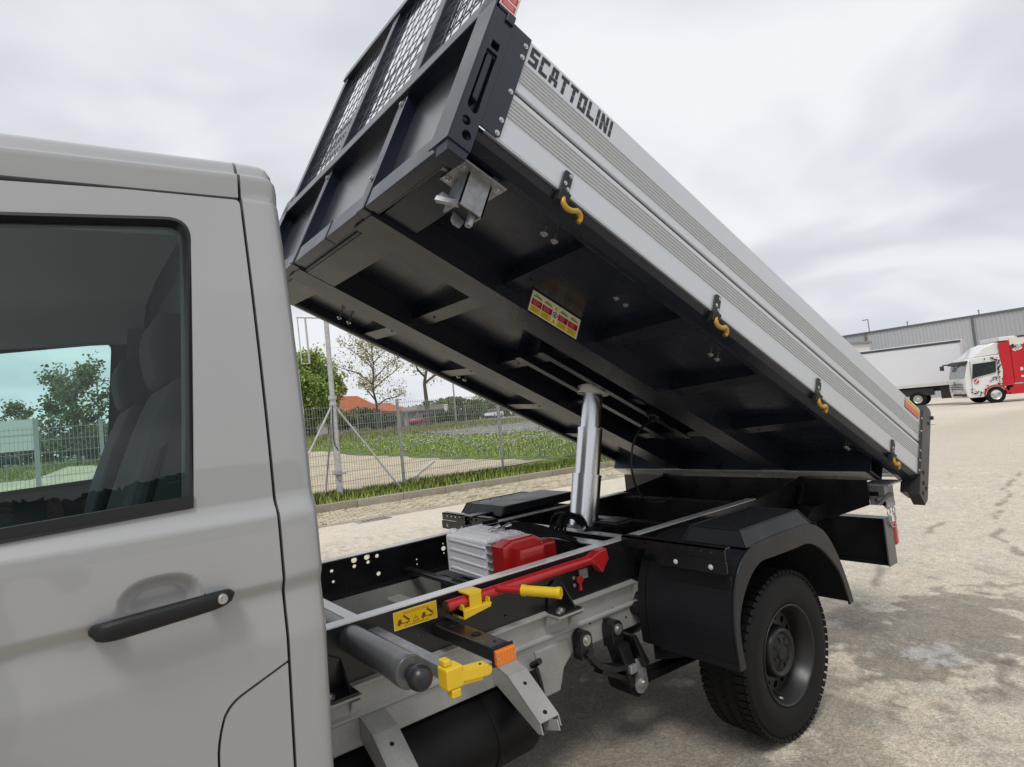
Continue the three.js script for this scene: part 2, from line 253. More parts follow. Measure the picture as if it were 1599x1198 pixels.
const cab = group('cab_body', truck);
const HALF = []; for (let y = 0.42; y < 2.09; y += 0.012) HALF.push([prof(y), y]);
const TOPC = [[0.8835, 2.092], [0.8855, 2.112], [0.8875, 2.135], [0.8875, 2.146], [0.884, 2.151], [0.872, 2.1545], [0.8665, 2.158], [0.863, 2.168], [0.857, 2.183], [0.846, 2.194], [0.825, 2.204], [0.79, 2.214], [0.72, 2.229], [0.62, 2.243], [0.45, 2.26], [0.25, 2.272], [0.1, 2.277], [0, 2.278]];
function sect(pts) { return [...pts, ...pts.slice(0, -1).reverse().map(([z, y]) => [-z, y])]; }
function loft(xs, secs) {
  const P = []; for (let i = 0; i + 1 < xs.length; i++) for (let k = 0; k + 1 < secs[i].length; k++) { const a = [xs[i], secs[i][k][1], secs[i][k][0]], b = [xs[i + 1], secs[i + 1][k][1], secs[i + 1][k][0]], c = [xs[i + 1], secs[i + 1][k + 1][1], secs[i + 1][k + 1][0]], d = [xs[i], secs[i][k + 1][1], secs[i][k + 1][0]]; P.push(...a, ...b, ...c, ...a, ...c, ...d); }
  const g = new THREE.BufferGeometry(); g.setAttribute('position', new THREE.Float32BufferAttribute(P, 3)); return smooth(g);
}
const shrink = (s, d) => s.map(([z, y]) => [z - Math.sign(z) * Math.min(Math.abs(z), d), y > 2.0 ? y - d * sstep(2.0, 2.2, y) : y]);
{
  const full = sect([...HALF, ...TOPC]);
  const xs = [0.411, 0.44, 0.468, 0.484, 0.496, 0.503, 0.506], ds = [0, 0, 0.0005, 0.004, 0.013, 0.028, 0.05];
  mesh('rear_shell', [loft(xs, ds.map((d) => shrink(full, d))), loft([0.411, 0.4112], [full, shrink(full, 0.03)])], paint, cab);
  const back = shrink(full, 0.05); mesh('rear_wall', [prism(back, 0.502, 0.506, 'x'), ], paint, cab);
  const rx = [-0.52, -0.5, -0.475, -0.45]; for (let x = -0.42; x < 0.4; x += 0.06) rx.push(x); rx.push(0.404);
  const nose = (x) => -0.9 * Math.max(0, -0.43 - x) ** 1.35;
  const roofSec = sect(TOPC.map(([z, y]) => [z, y]));
  const rs = rx.map((x) => roofSec.map(([z, y]) => [z * (1 + 0.5 * nose(x)), y + dRoof(x) + nose(x) * sstep(2.05, 2.2, y)]));
  mesh('roof_panel', [loft(rx, rs), loft([0.404, 0.4041], [rs.at(-1), shrink(rs.at(-1), 0.03)]), ...[1, -1].map((s) => loft(rx, rx.map((x) => [[s * 0.8835, 2.092 + dRoof(x)], [s * 0.855, 2.09 + dRoof(x)]])))], paint, cab);
  const g2 = [...HALF.map(([z, y]) => [z - 0.021, y]), ...TOPC.map(([z, y]) => [z - Math.min(z, 0.021), y - 0.021])];
  mesh('door_aperture_seal', [loft([0.38, 0.43], [sect(g2), sect(g2)]), ...[1, -1].map((s) => loft([-0.45, -0.2, 0, 0.2, 0.41], [-0.45, -0.2, 0, 0.2, 0.41].map((x) => [[s * 0.862, 2.05 + dRoof(x)], [s * 0.86, 2.11 + dRoof(x)]])))], gapDark, cab);
  // inside lining
  mesh('headliner', loft([-0.4, -0.1, 0.15, 0.4], [-0.4, -0.1, 0.15, 0.4].map((x) => sect([[0.85, 2.0], [0.82, 2.09], [0.72, 2.15], [0.4, 2.19], [0, 2.2]]).map(([z, y]) => [z, y + dRoof(x)]))), liner, cab);
  mesh('rear_trim', [bx(0.455, 0.475, 0.5, 2.16, -0.83, 0.83), bx(0.44, 0.456, 0.9, 1.62, -0.8, 0.8, 0.007)], trim, cab);
  mesh('cab_floor', [bx(-1.0, 0.45, 0.44, 0.5, -0.9, 0.9)], trim, cab);
  for (const s of [1, -1]) mesh('pillar_trim', [prism([[0.3, 1.3], [0.42, 1.3], [0.42, 2.06], [0.335, 2.06]], s > 0 ? 0.80 : -0.86, s > 0 ? 0.86 : -0.80)], trim, cab);
  mesh('dashboard', [prism([[-1.05, 0.5], [-0.72, 0.5], [-0.62, 1.05], [-0.7, 1.24], [-1.05, 1.22]], -0.86, 0.86)], trim, cab);
  // front of the cab
  const ws = [[-1.06, 1.30], [-0.42, 2.2]], wsg = loft([0, 1], [0, 1].map((t) => [0.86, 0.6, 0.3, 0, -0.3, -0.6, -0.86].map((z) => [z * lerp(1, 0.92, t), 0])));
  const P = []; for (let i = 0; i < 12; i++) { const z0 = lerp(-0.88, 0.88, i / 12), z1 = lerp(-0.88, 0.88, (i + 1) / 12), f = (z, t) => [lerp(-1.2, -0.53, t) + 0.17 * (z / 0.88) ** 2 * (1 - 0.7 * t), lerp(1.28, 2.185 + dRoof(-0.5), t), z * lerp(1.02, 0.92, t)]; P.push(...f(z0, 0), ...f(z1, 0), ...f(z1, 1), ...f(z0, 0), ...f(z1, 1), ...f(z0, 1)); }
  const wg = new THREE.BufferGeometry(); wg.setAttribute('position', new THREE.Float32BufferAttribute(P, 3)); smooth(wg); mesh('windscreen', wg, clearGlass, cab);
  for (const s of [1, -1]) { // windscreen pillars, from the door frame round to the glass
    const a = [[-0.30, 2.05, 0.878], [-0.55, 1.70, 0.93], [-0.83, 1.33, 0.962]], e2 = [[-0.46, 2.13, 0.86], [-0.72, 1.75, 0.925], [-1.0, 1.33, 0.955]], e3 = [[-0.47, 2.14, 0.79], [-0.76, 1.76, 0.86], [-1.04, 1.29, 0.90]], Q = [];
    for (const [u, w] of [[a, e2], [e2, e3]]) for (let i = 0; i < 2; i++) { const k = [u[i], u[i + 1], w[i + 1], w[i]].map(([x, y, z]) => [x, y, s * z]); Q.push(...k[0], ...k[1], ...k[2], ...k[0], ...k[2], ...k[3]); }
    const g = new THREE.BufferGeometry(); g.setAttribute('position', new THREE.Float32BufferAttribute(Q, 3)); g.computeVertexNormals(); mesh('windscreen_pillar', g, paint, cab);
    mesh('pillar_lining', bar([-0.40, 2.07, s * 0.83], [-0.98, 1.3, s * 0.90], 0.05, 0.05), trim, cab);
    mesh('front_quarter', loft([-0.83, -0.79], [[[s * 0.965, 0.5], [s * 0.985, 0.8], [s * 0.99, 1.1], [s * 0.96, 1.34]], [[s * 0.955, 0.5], [s * 0.97, 0.8], [s * 0.98, 1.1], [s * 0.955, 1.34]]]), paint, cab);
  }
  const hs = (x) => { const t = (-0.8 - x) / 1.0, w = 0.985 - 0.2 * t * t, top = 1.34 - 0.30 * t - 0.22 * Math.max(0, t - 0.75) ** 1.5; return sect([[w - 0.03, 0.5], [w, 0.75], [w + 0.005, 0.98], [w - 0.02, top - 0.12], [w - 0.10, top - 0.03], [w - 0.35, top], [0, top + 0.03]]); };
  const hx = [-0.81, -0.95, -1.1, -1.25, -1.4, -1.55, -1.68, -1.78]; mesh('bonnet', [loft(hx, hx.map(hs)), prism(hs(-1.78), -1.79, -1.775, 'x')], paint, cab);
  mesh('front_bumper', bx(-1.88, -1.6, 0.3, 0.62, -0.95, 0.95, 0.08), plasticBlack, cab);
  mesh('grille', bx(-1.81, -1.76, 0.66, 0.86, -0.5, 0.5, 0.02), plasticBlack, cab);
  for (const s of [1, -1]) mesh('headlight', bx(-1.82, -1.66, 0.68, 0.9, s > 0 ? 0.52 : -0.82, s > 0 ? 0.82 : -0.52, 0.04), clearGlass, cab);
  for (const s of [1, -1]) mesh('wing_mirror', [bx(-0.86, -0.74, 1.32, 1.62, s > 0 ? 1.06 : -1.3, s > 0 ? 1.3 : -1.06, 0.04), bx(-0.82, -0.76, 1.34, 1.4, s > 0 ? 0.93 : -1.1, s > 0 ? 1.1 : -0.93, 0.015)], plasticBlack, cab);
  for (const s of [1, -1]) mesh('sill', bx(-0.8, 0.5, 0.36, 0.44, s > 0 ? 0.86 : -0.95, s > 0 ? 0.95 : -0.86, 0.02), plasticBlack, cab);
  mesh('roof_aerial', [rod([-0.22, 2.25, 0.62], [-0.3, 2.42, 0.62], 0.004, 8, 0.002)], seal, cab);
}
for (const [s, x0] of [[1, 0], [-1, 0.0]]) {
  const seat = group(s > 0 ? 'driver_seat' : 'passenger_seat', truck), z0 = s > 0 ? 0.2 : -0.72, z1 = s > 0 ? 0.72 : -0.2, zc = (z0 + z1) / 2;
  mesh('seat_cushion', bx(-0.42, 0.12, 0.78, 0.98, z0, z1, 0.06), fabric, seat);
  mesh('backrest', [prism(roundPoly([[0.06, 0.9], [0.24, 0.9], [0.39, 1.56, 0.04], [0.36, 1.67, 0.05], [0.28, 1.69, 0.04], [0.225, 1.58, 0.08], [0.13, 1.32, 0.1]], 8), z0 + 0.02, z1 - 0.02, 'z', { bevel: 0.035 }), prism([[0.03, 1.0], [0.08, 0.98], [0.25, 1.52], [0.2, 1.52]], z1 - 0.10, z1 - 0.01, 'z', { bevel: 0.02 })], fabric, seat);
  mesh('headrest', prism(roundPoly([[0.25, 1.67, 0.03], [0.33, 1.67, 0.03], [0.365, 1.80, 0.04], [0.335, 1.865, 0.03], [0.26, 1.87, 0.035], [0.23, 1.79, 0.05]], 8), zc - 0.13, zc + 0.13, 'z', { bevel: 0.03 }), fabric, seat);
}
mesh('seat_belt', [bar([0.40, 1.74, 0.78], [0.385, 0.75, 0.80], 0.05, 0.003), bx(0.37, 0.41, 1.7, 1.78, 0.76, 0.8, 0.01)], seal, truck);

// ----- wheels -----
function makeWheel(name, x, z, s) {
  const w = group(name, truck); w.position.set(x, 0.352, z); if (s < 0) w.rotation.y = Math.PI;
  // local: outer face towards +z, tyre from z -0.235 to 0
  const R = 0.35, tp = [[0.206, -0.222], [0.222, -0.232], [0.27, -0.243], [0.312, -0.238], [0.335, -0.222], [0.343, -0.204]];
  const grooves = []; for (const c of [-0.172, -0.118, -0.064]) grooves.push([R - 0.002, c - 0.006], [R - 0.011, c - 0.004], [R - 0.011, c + 0.004], [R - 0.002, c + 0.006]);
  const prof2 = [...tp, [0.345, -0.19], ...grooves, [0.345, -0.044], [0.343, -0.031], [0.335, -0.013], [0.325, -0.006], [0.3235, -0.0045], [0.322, -0.006], [0.30, 0.002], [0.285, 0.006], [0.283, 0.0072], [0.281, 0.006], [0.27, 0.008], [0.245, 0.006], [0.228, 0.001], [0.222, -0.003], [0.214, -0.003], [0.206, -0.013]];
  const gs = [lathe(prof2, 'z', 72)]; gs[0].scale(1, 1, 1);
  const blocks = [], nB = 64; // tread blocks: shoulders and two zig-zag centre ribs
  for (let i = 0; i < nB; i++) {
    const a = i / nB * 2 * Math.PI, st = 2 * Math.PI * R / nB;
    for (const [zc, wd, off, len, sk] of [[-0.0365, 0.04, 0, 0.74, 0.12], [-0.199, 0.04, 0.5, 0.74, -0.12], [-0.091, 0.038, 0.3, 0.86, 0.5], [-0.145, 0.038, 0.75, 0.86, -0.5]]) {
      const b = new THREE.BoxGeometry(st * len, 0.008, wd); b.rotateY(sk); b.translate(0, R - 0.0035, zc); b.rotateZ(-(a + off * 2 * Math.PI / nB)); blocks.push(flat(b));
    }
    const sh = new THREE.BoxGeometry(st * 0.7, 0.03, 0.012); sh.rotateX(0.75); sh.translate(0, R - 0.0125, -0.0165); sh.rotateZ(-a); blocks.push(flat(sh));
  }
  mesh('tyre', [...gs, ...blocks], rubber, w);
  const rim = [lathe([[0.2065, -0.012], [0.211, -0.004], [0.207, 0.001], [0.2, -0.003], [0.197, -0.014], [0.19, -0.022], [0.178, -0.05], [0.172, -0.075], [0.168, -0.09]], 'z', 56)];
  // disc with round ventilation holes
  const disc = shapeOf(circ(0, 0, 0.172, 56), [...Array.from({ length: 15 }, (_, i) => circ(0.1445 * Math.cos(i / 15 * 2 * Math.PI), 0.1445 * Math.sin(i / 15 * 2 * Math.PI), 0.0165, 12)), circ(0, 0, 0.106, 40)]);
  rim.push(flat(new THREE.ExtrudeGeometry(disc, { depth: 0.004, bevelEnabled: true, bevelSize: 0.002, bevelThickness: 0.003, bevelSegments: 2, curveSegments: 8 })).translate(0, 0, -0.085));
  rim.push(lathe([[0.112, -0.083], [0.109, -0.06], [0.104, -0.043], [0.096, -0.035], [0.088, -0.036], [0.08, -0.045], [0.076, -0.05]], 'z', 48), lathe([[0.19, -0.2], [0.165, -0.19], [0.16, -0.1]], 'z', 40));
  mesh('rim', rim, M([0.008, 0.008, 0.008], 0.5, 0, { roughnessMap: tSmudge }), w);
  const cap = [lathe([[0.0001, -0.033], [0.03, -0.033], [0.033, -0.034], [0.034, -0.037], [0.072, -0.043], [0.078, -0.05]], 'z', 40)];
  for (let i = 0; i < 8; i++) { const b = new THREE.BoxGeometry(0.026, 0.0035, 0.006); b.translate(0.054, 0, -0.0385); b.rotateZ(i / 8 * 2 * Math.PI + 0.2); cap.push(flat(b)); }
  cap.push(lathe([[0.034, -0.038], [0.0365, -0.03], [0.0395, -0.038]], 'z', 40));
  mesh('hub_cap', cap, plasticBlack, w);
  each('balance_weight', [bx(-0.075, -0.045, 0.172, 0.184, -0.03, -0.015, 0.003).rotateZ(0.3), bx(-0.01, 0.012, 0.176, 0.186, -0.03, -0.018, 0.003).rotateZ(2.7)], steelBolt, w);
  mesh('valve', rod([-0.05, -0.155, -0.07], [-0.052, -0.165, -0.03], 0.004, 8), seal, w);
  return w;
}
const wheelRear = makeWheel('rear_wheel', 2.505, 0.972, 1);
const wheelCopy = (x, z, s, nm) => { const w = wheelRear.clone(); w.name = nm; w.position.set(x, 0.352, z); w.rotation.y = s < 0 ? Math.PI : 0; truck.add(w); };
wheelCopy(2.505, -0.972, -1, 'rear_wheel_001'); wheelCopy(-1.16, 0.95, 1, 'front_wheel'); wheelCopy(-1.16, -0.95, -1, 'front_wheel_001');

// ----- chassis frame (light grey) -----
const chassis = group('chassis_frame', truck);
for (const s of [1, -1]) {
  const m = (p) => p.map(([z, y]) => [s * z, y]);
  const web = m([[0.44, 0.508], [0.502, 0.508], [0.506, 0.512], [0.506, 0.596], [0.516, 0.604], [0.516, 0.612], [0.508, 0.62], [0.508, 0.69], [0.53, 0.7], [0.53, 0.708], [0.508, 0.712], [0.44, 0.712]]);
  mesh('frame_rail', prism(web, 0.42, 3.55, 'x', { bevel: 0.002 }), railGrey, chassis);
}
for (const x of [0.6, 1.35, 2.0, 2.9, 3.5]) mesh('cross_member', bx(x - 0.04, x + 0.04, 0.54, 0.66, -0.44, 0.44, 0.01), x > 1.9 ? blackPaint : railGrey, chassis);
// outrigger arms reaching down and out from the rail
for (const [x, w] of [[0.79, 0.085], [1.31, 0.085]]) {
  const g = [], P = [[0.508, 0.6], [0.60, 0.575], [0.76, 0.462], [0.77, 0.43], [0.745, 0.425], [0.508, 0.53]];
  g.push(prism(P, x - w / 2, x - w / 2 + 0.004, 'x'), prism(P, x + w / 2 - 0.004, x + w / 2, 'x'));
  for (const [a, b] of [[0, 1], [1, 2], [2, 3]]) { const p = P[a], q = P[b]; g.push(bar([x, p[1], p[0]], [x, q[1], q[0]], w, 0.004)); }
  const o = mesh('outrigger_arm', g, railGrey, chassis);
  for (const t of [0.25, 0.86]) { const z = lerp(0.60, 0.76, t), y = lerp(0.575, 0.462, t), n = V(0, 0.16, 0.113).normalize(); o.parent.add(holeDot([x, y + n.y * 0.0025, z + n.z * 0.0025], [n.x, n.y, n.z], t > 0.5 ? 0.008 : 0.007)); }
}
function holeDot(p, dir, r, sy = 1) { const g = new THREE.CylinderGeometry(r, r, 0.002, 14); g.scale(1, 1, sy); g.applyQuaternion(new THREE.Quaternion().setFromUnitVectors(V(0, 1, 0), V(...dir))); g.translate(...p); const o = new THREE.Mesh(fin(g), gapDark); o.name = 'bolt_hole'; return o; }
// brackets tying the subframe to the rail
for (const x of [0.66, 1.60, 2.12]) {
  mesh('subframe_bracket', [prism([[0.506, 0.70], [0.60, 0.70], [0.60, 0.692], [0.53, 0.66], [0.507, 0.62]], x - 0.065, x - 0.06, 'x'), prism([[0.506, 0.70], [0.60, 0.70], [0.60, 0.692], [0.53, 0.66], [0.507, 0.62]], x + 0.06, x + 0.065, 'x'), bx(x - 0.068, x + 0.068, 0.7, 0.706, 0.509, 0.602)], railGrey, chassis);
  mesh('subframe_gusset', [bx(x - 0.06, x + 0.06, 0.707, 0.714, 0.51, 0.596), prism([[x - 0.05, 0.714], [x + 0.05, 0.714], [x + 0.035, 0.80], [x - 0.0, 0.82], [x - 0.035, 0.80]], 0.511, 0.517), prism([[0.511, 0.714], [0.585, 0.714], [0.515, 0.80]], x + 0.036, x + 0.042, 'x')], blackPaint, chassis);
  each('bolt', [bolt([x - 0.02, 0.714, 0.56], [0, 1, 0], 0.012), bolt([x - 0.045, 0.714, 0.575], [0, 1, 0], 0.008)], steelBolt, chassis);
}

for (const p of [[1.78, 0.595], [1.86, 0.59], [1.92, 0.62], [2.04, 0.6], [2.0, 0.56]]) chassis.add(holeDot([p[0], p[1], 0.5075], [0, 0, 1], 0.0045));
// hanging spring bracket, light grey
mesh('spring_bracket', [prism([[1.465, 0.575], [1.64, 0.575], [1.66, 0.51], [1.61, 0.47], [1.58, 0.39], [1.5, 0.39], [1.48, 0.5]], 0.44, 0.513, 'z', { bevel: 0.006 })], railGrey, chassis);
mesh('brake_line', [tube([[1.36, 0.47, 0.53], [1.36, 0.40, 0.56], [1.43, 0.39, 0.565], [1.455, 0.45, 0.55], [1.45, 0.53, 0.53]], 0.008), rod([1.45, 0.53, 0.51], [1.45, 0.56, 0.56], 0.012)], seal, chassis);

// ----- rear suspension -----
const susp = group('rear_suspension', truck);
function lug(x, y, z0, z1, r) { return prism([...circ(x, y, r, 20).filter((p) => p[1] >= y - 0.001), [x - r, y - 0.075], [x + r, y - 0.075]].sort((a, b) => Math.atan2(a[1] - y, a[0] - x) - Math.atan2(b[1] - y, b[0] - x)), z0, z1, 'z', { bevel: 0.003 }); }
mesh('spring_lug', lug(1.70, 0.565, 0.51, 0.56, 0.034), blackPaint, susp);
mesh('shackle_bracket', [lug(1.875, 0.56, 0.51, 0.57, 0.034), prism([[1.84, 0.5], [1.91, 0.5], [1.96, 0.33], [1.90, 0.31]], 0.52, 0.60, 'z', { bevel: 0.01 }), prism([[1.905, 0.53], [1.925, 0.53], [1.99, 0.40], [1.965, 0.38]], 0.50, 0.63, 'z', { bevel: 0.005 })], blackPaint, susp);
mesh('spring_arm', [bar([1.69, 0.52, 0.55], [1.75, 0.445, 0.56], 0.06, 0.022), bar([1.74, 0.452, 0.56], [1.83, 0.41, 0.565], 0.06, 0.022), bar([1.82, 0.413, 0.565], [1.93, 0.40, 0.57], 0.06, 0.02), bar([1.75, 0.425, 0.56], [1.90, 0.345, 0.56], 0.05, 0.02), bar([1.93, 0.40, 0.57], [2.0, 0.395, 0.57], 0.05, 0.014)], blackPaint, susp);
mesh('spring_eye', [rod([1.955, 0.315, 0.46], [1.955, 0.315, 0.585], 0.058, 24)], rubber, susp);
mesh('eye_plate', [prism([...circ(1.958, 0.312, 0.04, 20).filter((p) => p[1] < 0.315), [1.998, 0.33], [1.985, 0.41], [1.94, 0.42], [1.916, 0.34]].sort((a, b) => Math.atan2(a[1] - 0.34, a[0] - 1.956) - Math.atan2(b[1] - 0.34, b[0] - 1.956)), 0.59, 0.6, 'z', { bevel: 0.002 }), bx(1.885, 1.925, 0.375, 0.41, 0.585, 0.615, 0.005)], galv, susp);
each('pivot_bolt', [bolt([1.70, 0.562, 0.561], [0, 0, 1], 0.014), bolt([1.877, 0.558, 0.571], [0, 0, 1], 0.014), bolt([1.965, 0.312, 0.601], [0, 0, 1], 0.016), bolt([2.06, 0.585, 0.58], [0, 0, 1], 0.017)], steelBolt, susp);
mesh('leaf_spring', [0, 1, 2].map((i) => tube([[1.97, 0.305 + i * 0.013, 0.55], [2.2, 0.29 + i * 0.013, 0.55], [2.5, 0.28 + i * 0.014, 0.55], [2.85, 0.30 + i * 0.012, 0.55], [3.1 - i * 0.1, 0.38 + i * 0.005, 0.55]], 0.012, 24, 6).scale(1, 1, 1)).concat([bar([1.98, 0.31, 0.55], [2.5, 0.285, 0.55], 0.07, 0.03), bar([2.5, 0.285, 0.55], [3.1, 0.36, 0.55], 0.07, 0.026)]), blackPaint, susp);
mesh('leaf_spring', [bar([1.98, 0.31, -0.55], [2.5, 0.285, -0.55], 0.07, 0.03), bar([2.5, 0.285, -0.55], [3.1, 0.36, -0.55], 0.07, 0.026)], blackPaint, susp);
mesh('rear_axle', [rod([2.505, 0.352, -0.8], [2.505, 0.352, 0.8], 0.055, 20), lathe([[0.0001, -0.13], [0.08, -0.12], [0.14, -0.05], [0.14, 0.05], [0.08, 0.12], [0.0001, 0.13]], 'x', 24).translate(2.5, 0.36, 0), rod([1.0, 0.42, 0], [2.4, 0.37, 0], 0.035), lathe([[0.0001, -0.03], [0.13, -0.03], [0.135, 0.03], [0.0001, 0.03]], 'z', 30).translate(2.505, 0.352, 0.735)], blackPaint, susp);
mesh('damper', [rod([2.06, 0.59, 0.53], [2.42, 0.27, 0.52], 0.03, 16), rod([2.06, 0.585, 0.5], [2.06, 0.585, 0.575], 0.03)], plasticBlack, susp);
mesh('stabiliser_bar', tube([[1.9, 0.5, 0.5], [2.02, 0.47, 0.42], [2.12, 0.46, 0.1], [2.12, 0.46, -0.1], [2.02, 0.47, -0.42]], 0.022), blackPaint, susp);

// ----- fuel tank under the frame -----
const tank = group('fuel_tank', truck), tankBlack = M([0.0045, 0.0045, 0.005], 0.42, 0, { specularIntensity: 0.5 });
mesh('tank_shell', [lathe([[0.0001, 0.46], [0.10, 0.465], [0.155, 0.485], [0.172, 0.52], [0.172, 1.38], [0.155, 1.43], [0.10, 1.465], [0.0001, 1.475]], 'x', 40).scale(1, 0.95, 1.42).translate(0, 0.36, 0.36)], tankBlack, tank);
for (const x of [0.70, 1.2]) mesh('tank_strap', lathe([[0.1725, x], [0.1745, x], [0.1745, x + 0.03], [0.1725, x + 0.03]], 'x', 40).scale(1, 0.95, 1.42).translate(0, 0.36, 0.36), tankBlack, tank);

// ----- tipper subframe (gloss black) -----
const sub = group('tipper_subframe', truck);
const SY0 = 0.712, SY1 = 0.89;
const heart = (x, y) => [...circ(x - 0.011, y + 0.006, 0.0115, 8), ...circ(x + 0.011, y + 0.006, 0.0115, 8)];
const farHoles = [[1.071, 0.837, 0.009], [1.075, 0.785, 0.008], [1.187, 0.863, 0.016], [1.255, 0.863, 0.016], [1.309, 0.857, 0.011], [1.186, 0.833, 0.010], [1.259, 0.837, 0.010], [1.31, 0.768, 0.012], [1.53, 0.79, 0.005], [1.53, 0.765, 0.005], [1.698, 0.812, 0.0145], [1.698, 0.838, 0.005], [1.698, 0.787, 0.005]].map(([x, y, r]) => circ(x, y, r, 12, r * 0.85));
for (const s of [1, -1]) {
  const riser = [[0.5, SY0], [3.58, SY0], [3.78, 0.80], [3.80, 0.93], [3.70, 0.95], [3.15, SY1], [0.5, SY1]];
  const z0 = s > 0 ? 0.5 : -0.506, z1 = s > 0 ? 0.506 : -0.5;
  const holes = s > 0 ? [circ(0.982, 0.785, 0.004, 10), circ(1.349, 0.747, 0.006, 10)] : farHoles;
  mesh('top_flange', s > 0 ? bx(0.5, 3.15, SY1 + 0.0005, SY1 + 0.006, 0.452, 0.506, 0.002) : bx(0.5, 3.15, SY1 + 0.0005, SY1 + 0.006, -0.506, -0.452, 0.002), paleFlange, sub, 'pale top edge strip of the subframe rail');  // pale strip laid over the black rail top
  mesh('subframe_rail', [prism(riser, z0, z1, 'z', { holes }), s > 0 ? bx(0.5, 3.2, SY1 - 0.006, SY1, 0.45, 0.5) : bx(0.5, 3.2, SY1 - 0.006, SY1, -0.5, -0.45), s > 0 ? bx(0.5, 3.5, SY0, SY0 + 0.006, 0.44, 0.5) : bx(0.5, 3.5, SY0, SY0 + 0.006, -0.5, -0.44)], blackPaint, sub);
}
mesh('cross_member_cap', bx(0.775, 0.83, SY1 - 0.030, SY1 - 0.024, -0.45, 0.45), paleFlange, sub);
mesh('front_cross_member', [bx(0.80, 0.806, SY0 + 0.01, SY1 - 0.05, -0.45, 0.45)], blackPaint, sub);
for (const [x, w] of [[1.98, 0.07], [2.13, 0.05], [2.47, 0.06], [3.1, 0.08]]) { if (x < 2.2) mesh('cross_member_cap', bx(x - w / 2, x + w / 2, SY1 - 0.0135, SY1 - 0.009, -0.45, 0.45), paleFlange, sub); mesh('cross_member', [bx(x - w / 2, x + w / 2, SY1 - 0.02, SY1 - 0.014, -0.499, 0.499), bx(x - w / 2, x - w / 2 + 0.006, SY0 + 0.02, SY1 - 0.02, -0.499, 0.499), bx(x + w / 2 - 0.006, x + w / 2, SY0 + 0.02, SY1 - 0.02, -0.499, 0.499)], blackPaint, sub); }
mesh('tray_plate', bx(0.83, 1.95, 0.60, 0.606, -0.435, 0.435), M([0.035, 0.035, 0.036], 0.5, 0, { roughnessMap: tSmudge }), sub);
mesh('tray_bracket', [bx(1.62, 1.72, 0.62, 0.63, -0.43, -0.32), bx(1.62, 1.63, 0.6, 0.7, -0.43, -0.34), rod([1.66, 0.63, -0.38], [1.66, 0.66, -0.38], 0.025)], blackPaint, sub);
for (const [x, z] of [[2.0, -0.47], [2.47, -0.2]]) mesh('rubber_buffer', prism(rrect(x - 0.05, x + 0.05, z - 0.025, z + 0.025, 0.02), SY1 + 0.007, SY1 + 0.026, 'y', { bevel: 0.004 }), rubber, sub);
for (const s of [1, -1]) mesh('hinge_plate', [prism([[3.5, 0.72], [3.72, 0.72], [3.86, 0.80], [3.86, 0.90], [3.8, 0.95], [3.66, 0.95]], s > 0 ? 0.52 : -0.54, s > 0 ? 0.54 : -0.52, 'z', { bevel: 0.003 }), prism([[3.3, 0.714], [3.62, 0.714], [3.66, 0.8], [3.5, 0.8]], s > 0 ? 0.54 : -0.66, s > 0 ? 0.66 : -0.54, 'z')], blackPaint, sub);
mesh('rear_cross_plate', prism([[-0.9, 0.94], [0.9, 0.94], [0.9, 0.80], [0.68, 0.71], [-0.68, 0.71], [-0.9, 0.8]], 3.64, 3.648, 'x'), blackPaint, sub);
mesh('hinge_tube', rod([3.74, 0.853, -0.93], [3.74, 0.853, 0.93], 0.042, 20), blackPaint, sub);
// rest tube with ball ends, across the front of the subframe
const rest = group('bed_rest_tube', truck);
mesh('tube', [rod([0.745, 0.845, -0.90], [0.745, 0.845, 0.86], 0.043, 28)], tubeGrey, rest);
for (const s of [1, -1]) {
  mesh('ball_socket', [lathe([[0.0001, 0.0], [0.041, 0.0], [0.045, 0.006], [0.045, 0.05], [0.042, 0.056], [0.0001, 0.058]], 'z', 28).translate(0.745, 0.845, s > 0 ? 0.845 : -0.9)], tubeGrey, rest);
  mesh('ball', [lathe([[0.025, -0.03], [0.022, 0], [0.026, 0.014], ...Array.from({ length: 15 }, (_, i) => { const a = lerp(-0.9, 1.57, i / 14); return [0.034 * Math.cos(a), 0.042 + 0.034 * Math.sin(a)]; })], 'z', 28).scale(1, 1, s).translate(0.745, 0.845, s * 0.905)], M([0.02, 0.021, 0.023], 0.42, 0, { roughnessMap: tSmudge }), rest);
}
// lock bar with a yellow catch
const lock = group('bed_lock_bar', truck);
mesh('bar', [bx(0.803, 0.839, 0.818, 0.856, 0.30, 0.97, 0.004)], galv, lock);
mesh('yellow_catch', [bx(0.792, 0.844, 0.806, 0.862, 0.955, 1.005, 0.006), bx(0.796, 0.818, 0.862, 0.88, 0.958, 0.99, 0.005), bx(0.804, 0.832, 0.784, 0.806, 0.975, 1.005, 0.004), bar([0.835, 0.832, 0.985], [0.915, 0.828, 1.0], 0.038, 0.026), bar([0.84, 0.815, 0.99], [0.90, 0.812, 1.0], 0.02, 0.014), rod([0.912, 0.828, 0.985], [0.912, 0.828, 1.018], 0.013, 14)], yellow, lock);
lock.add(holeDot([0.90, 0.8425, 0.998], [0, 1, 0], 0.004));
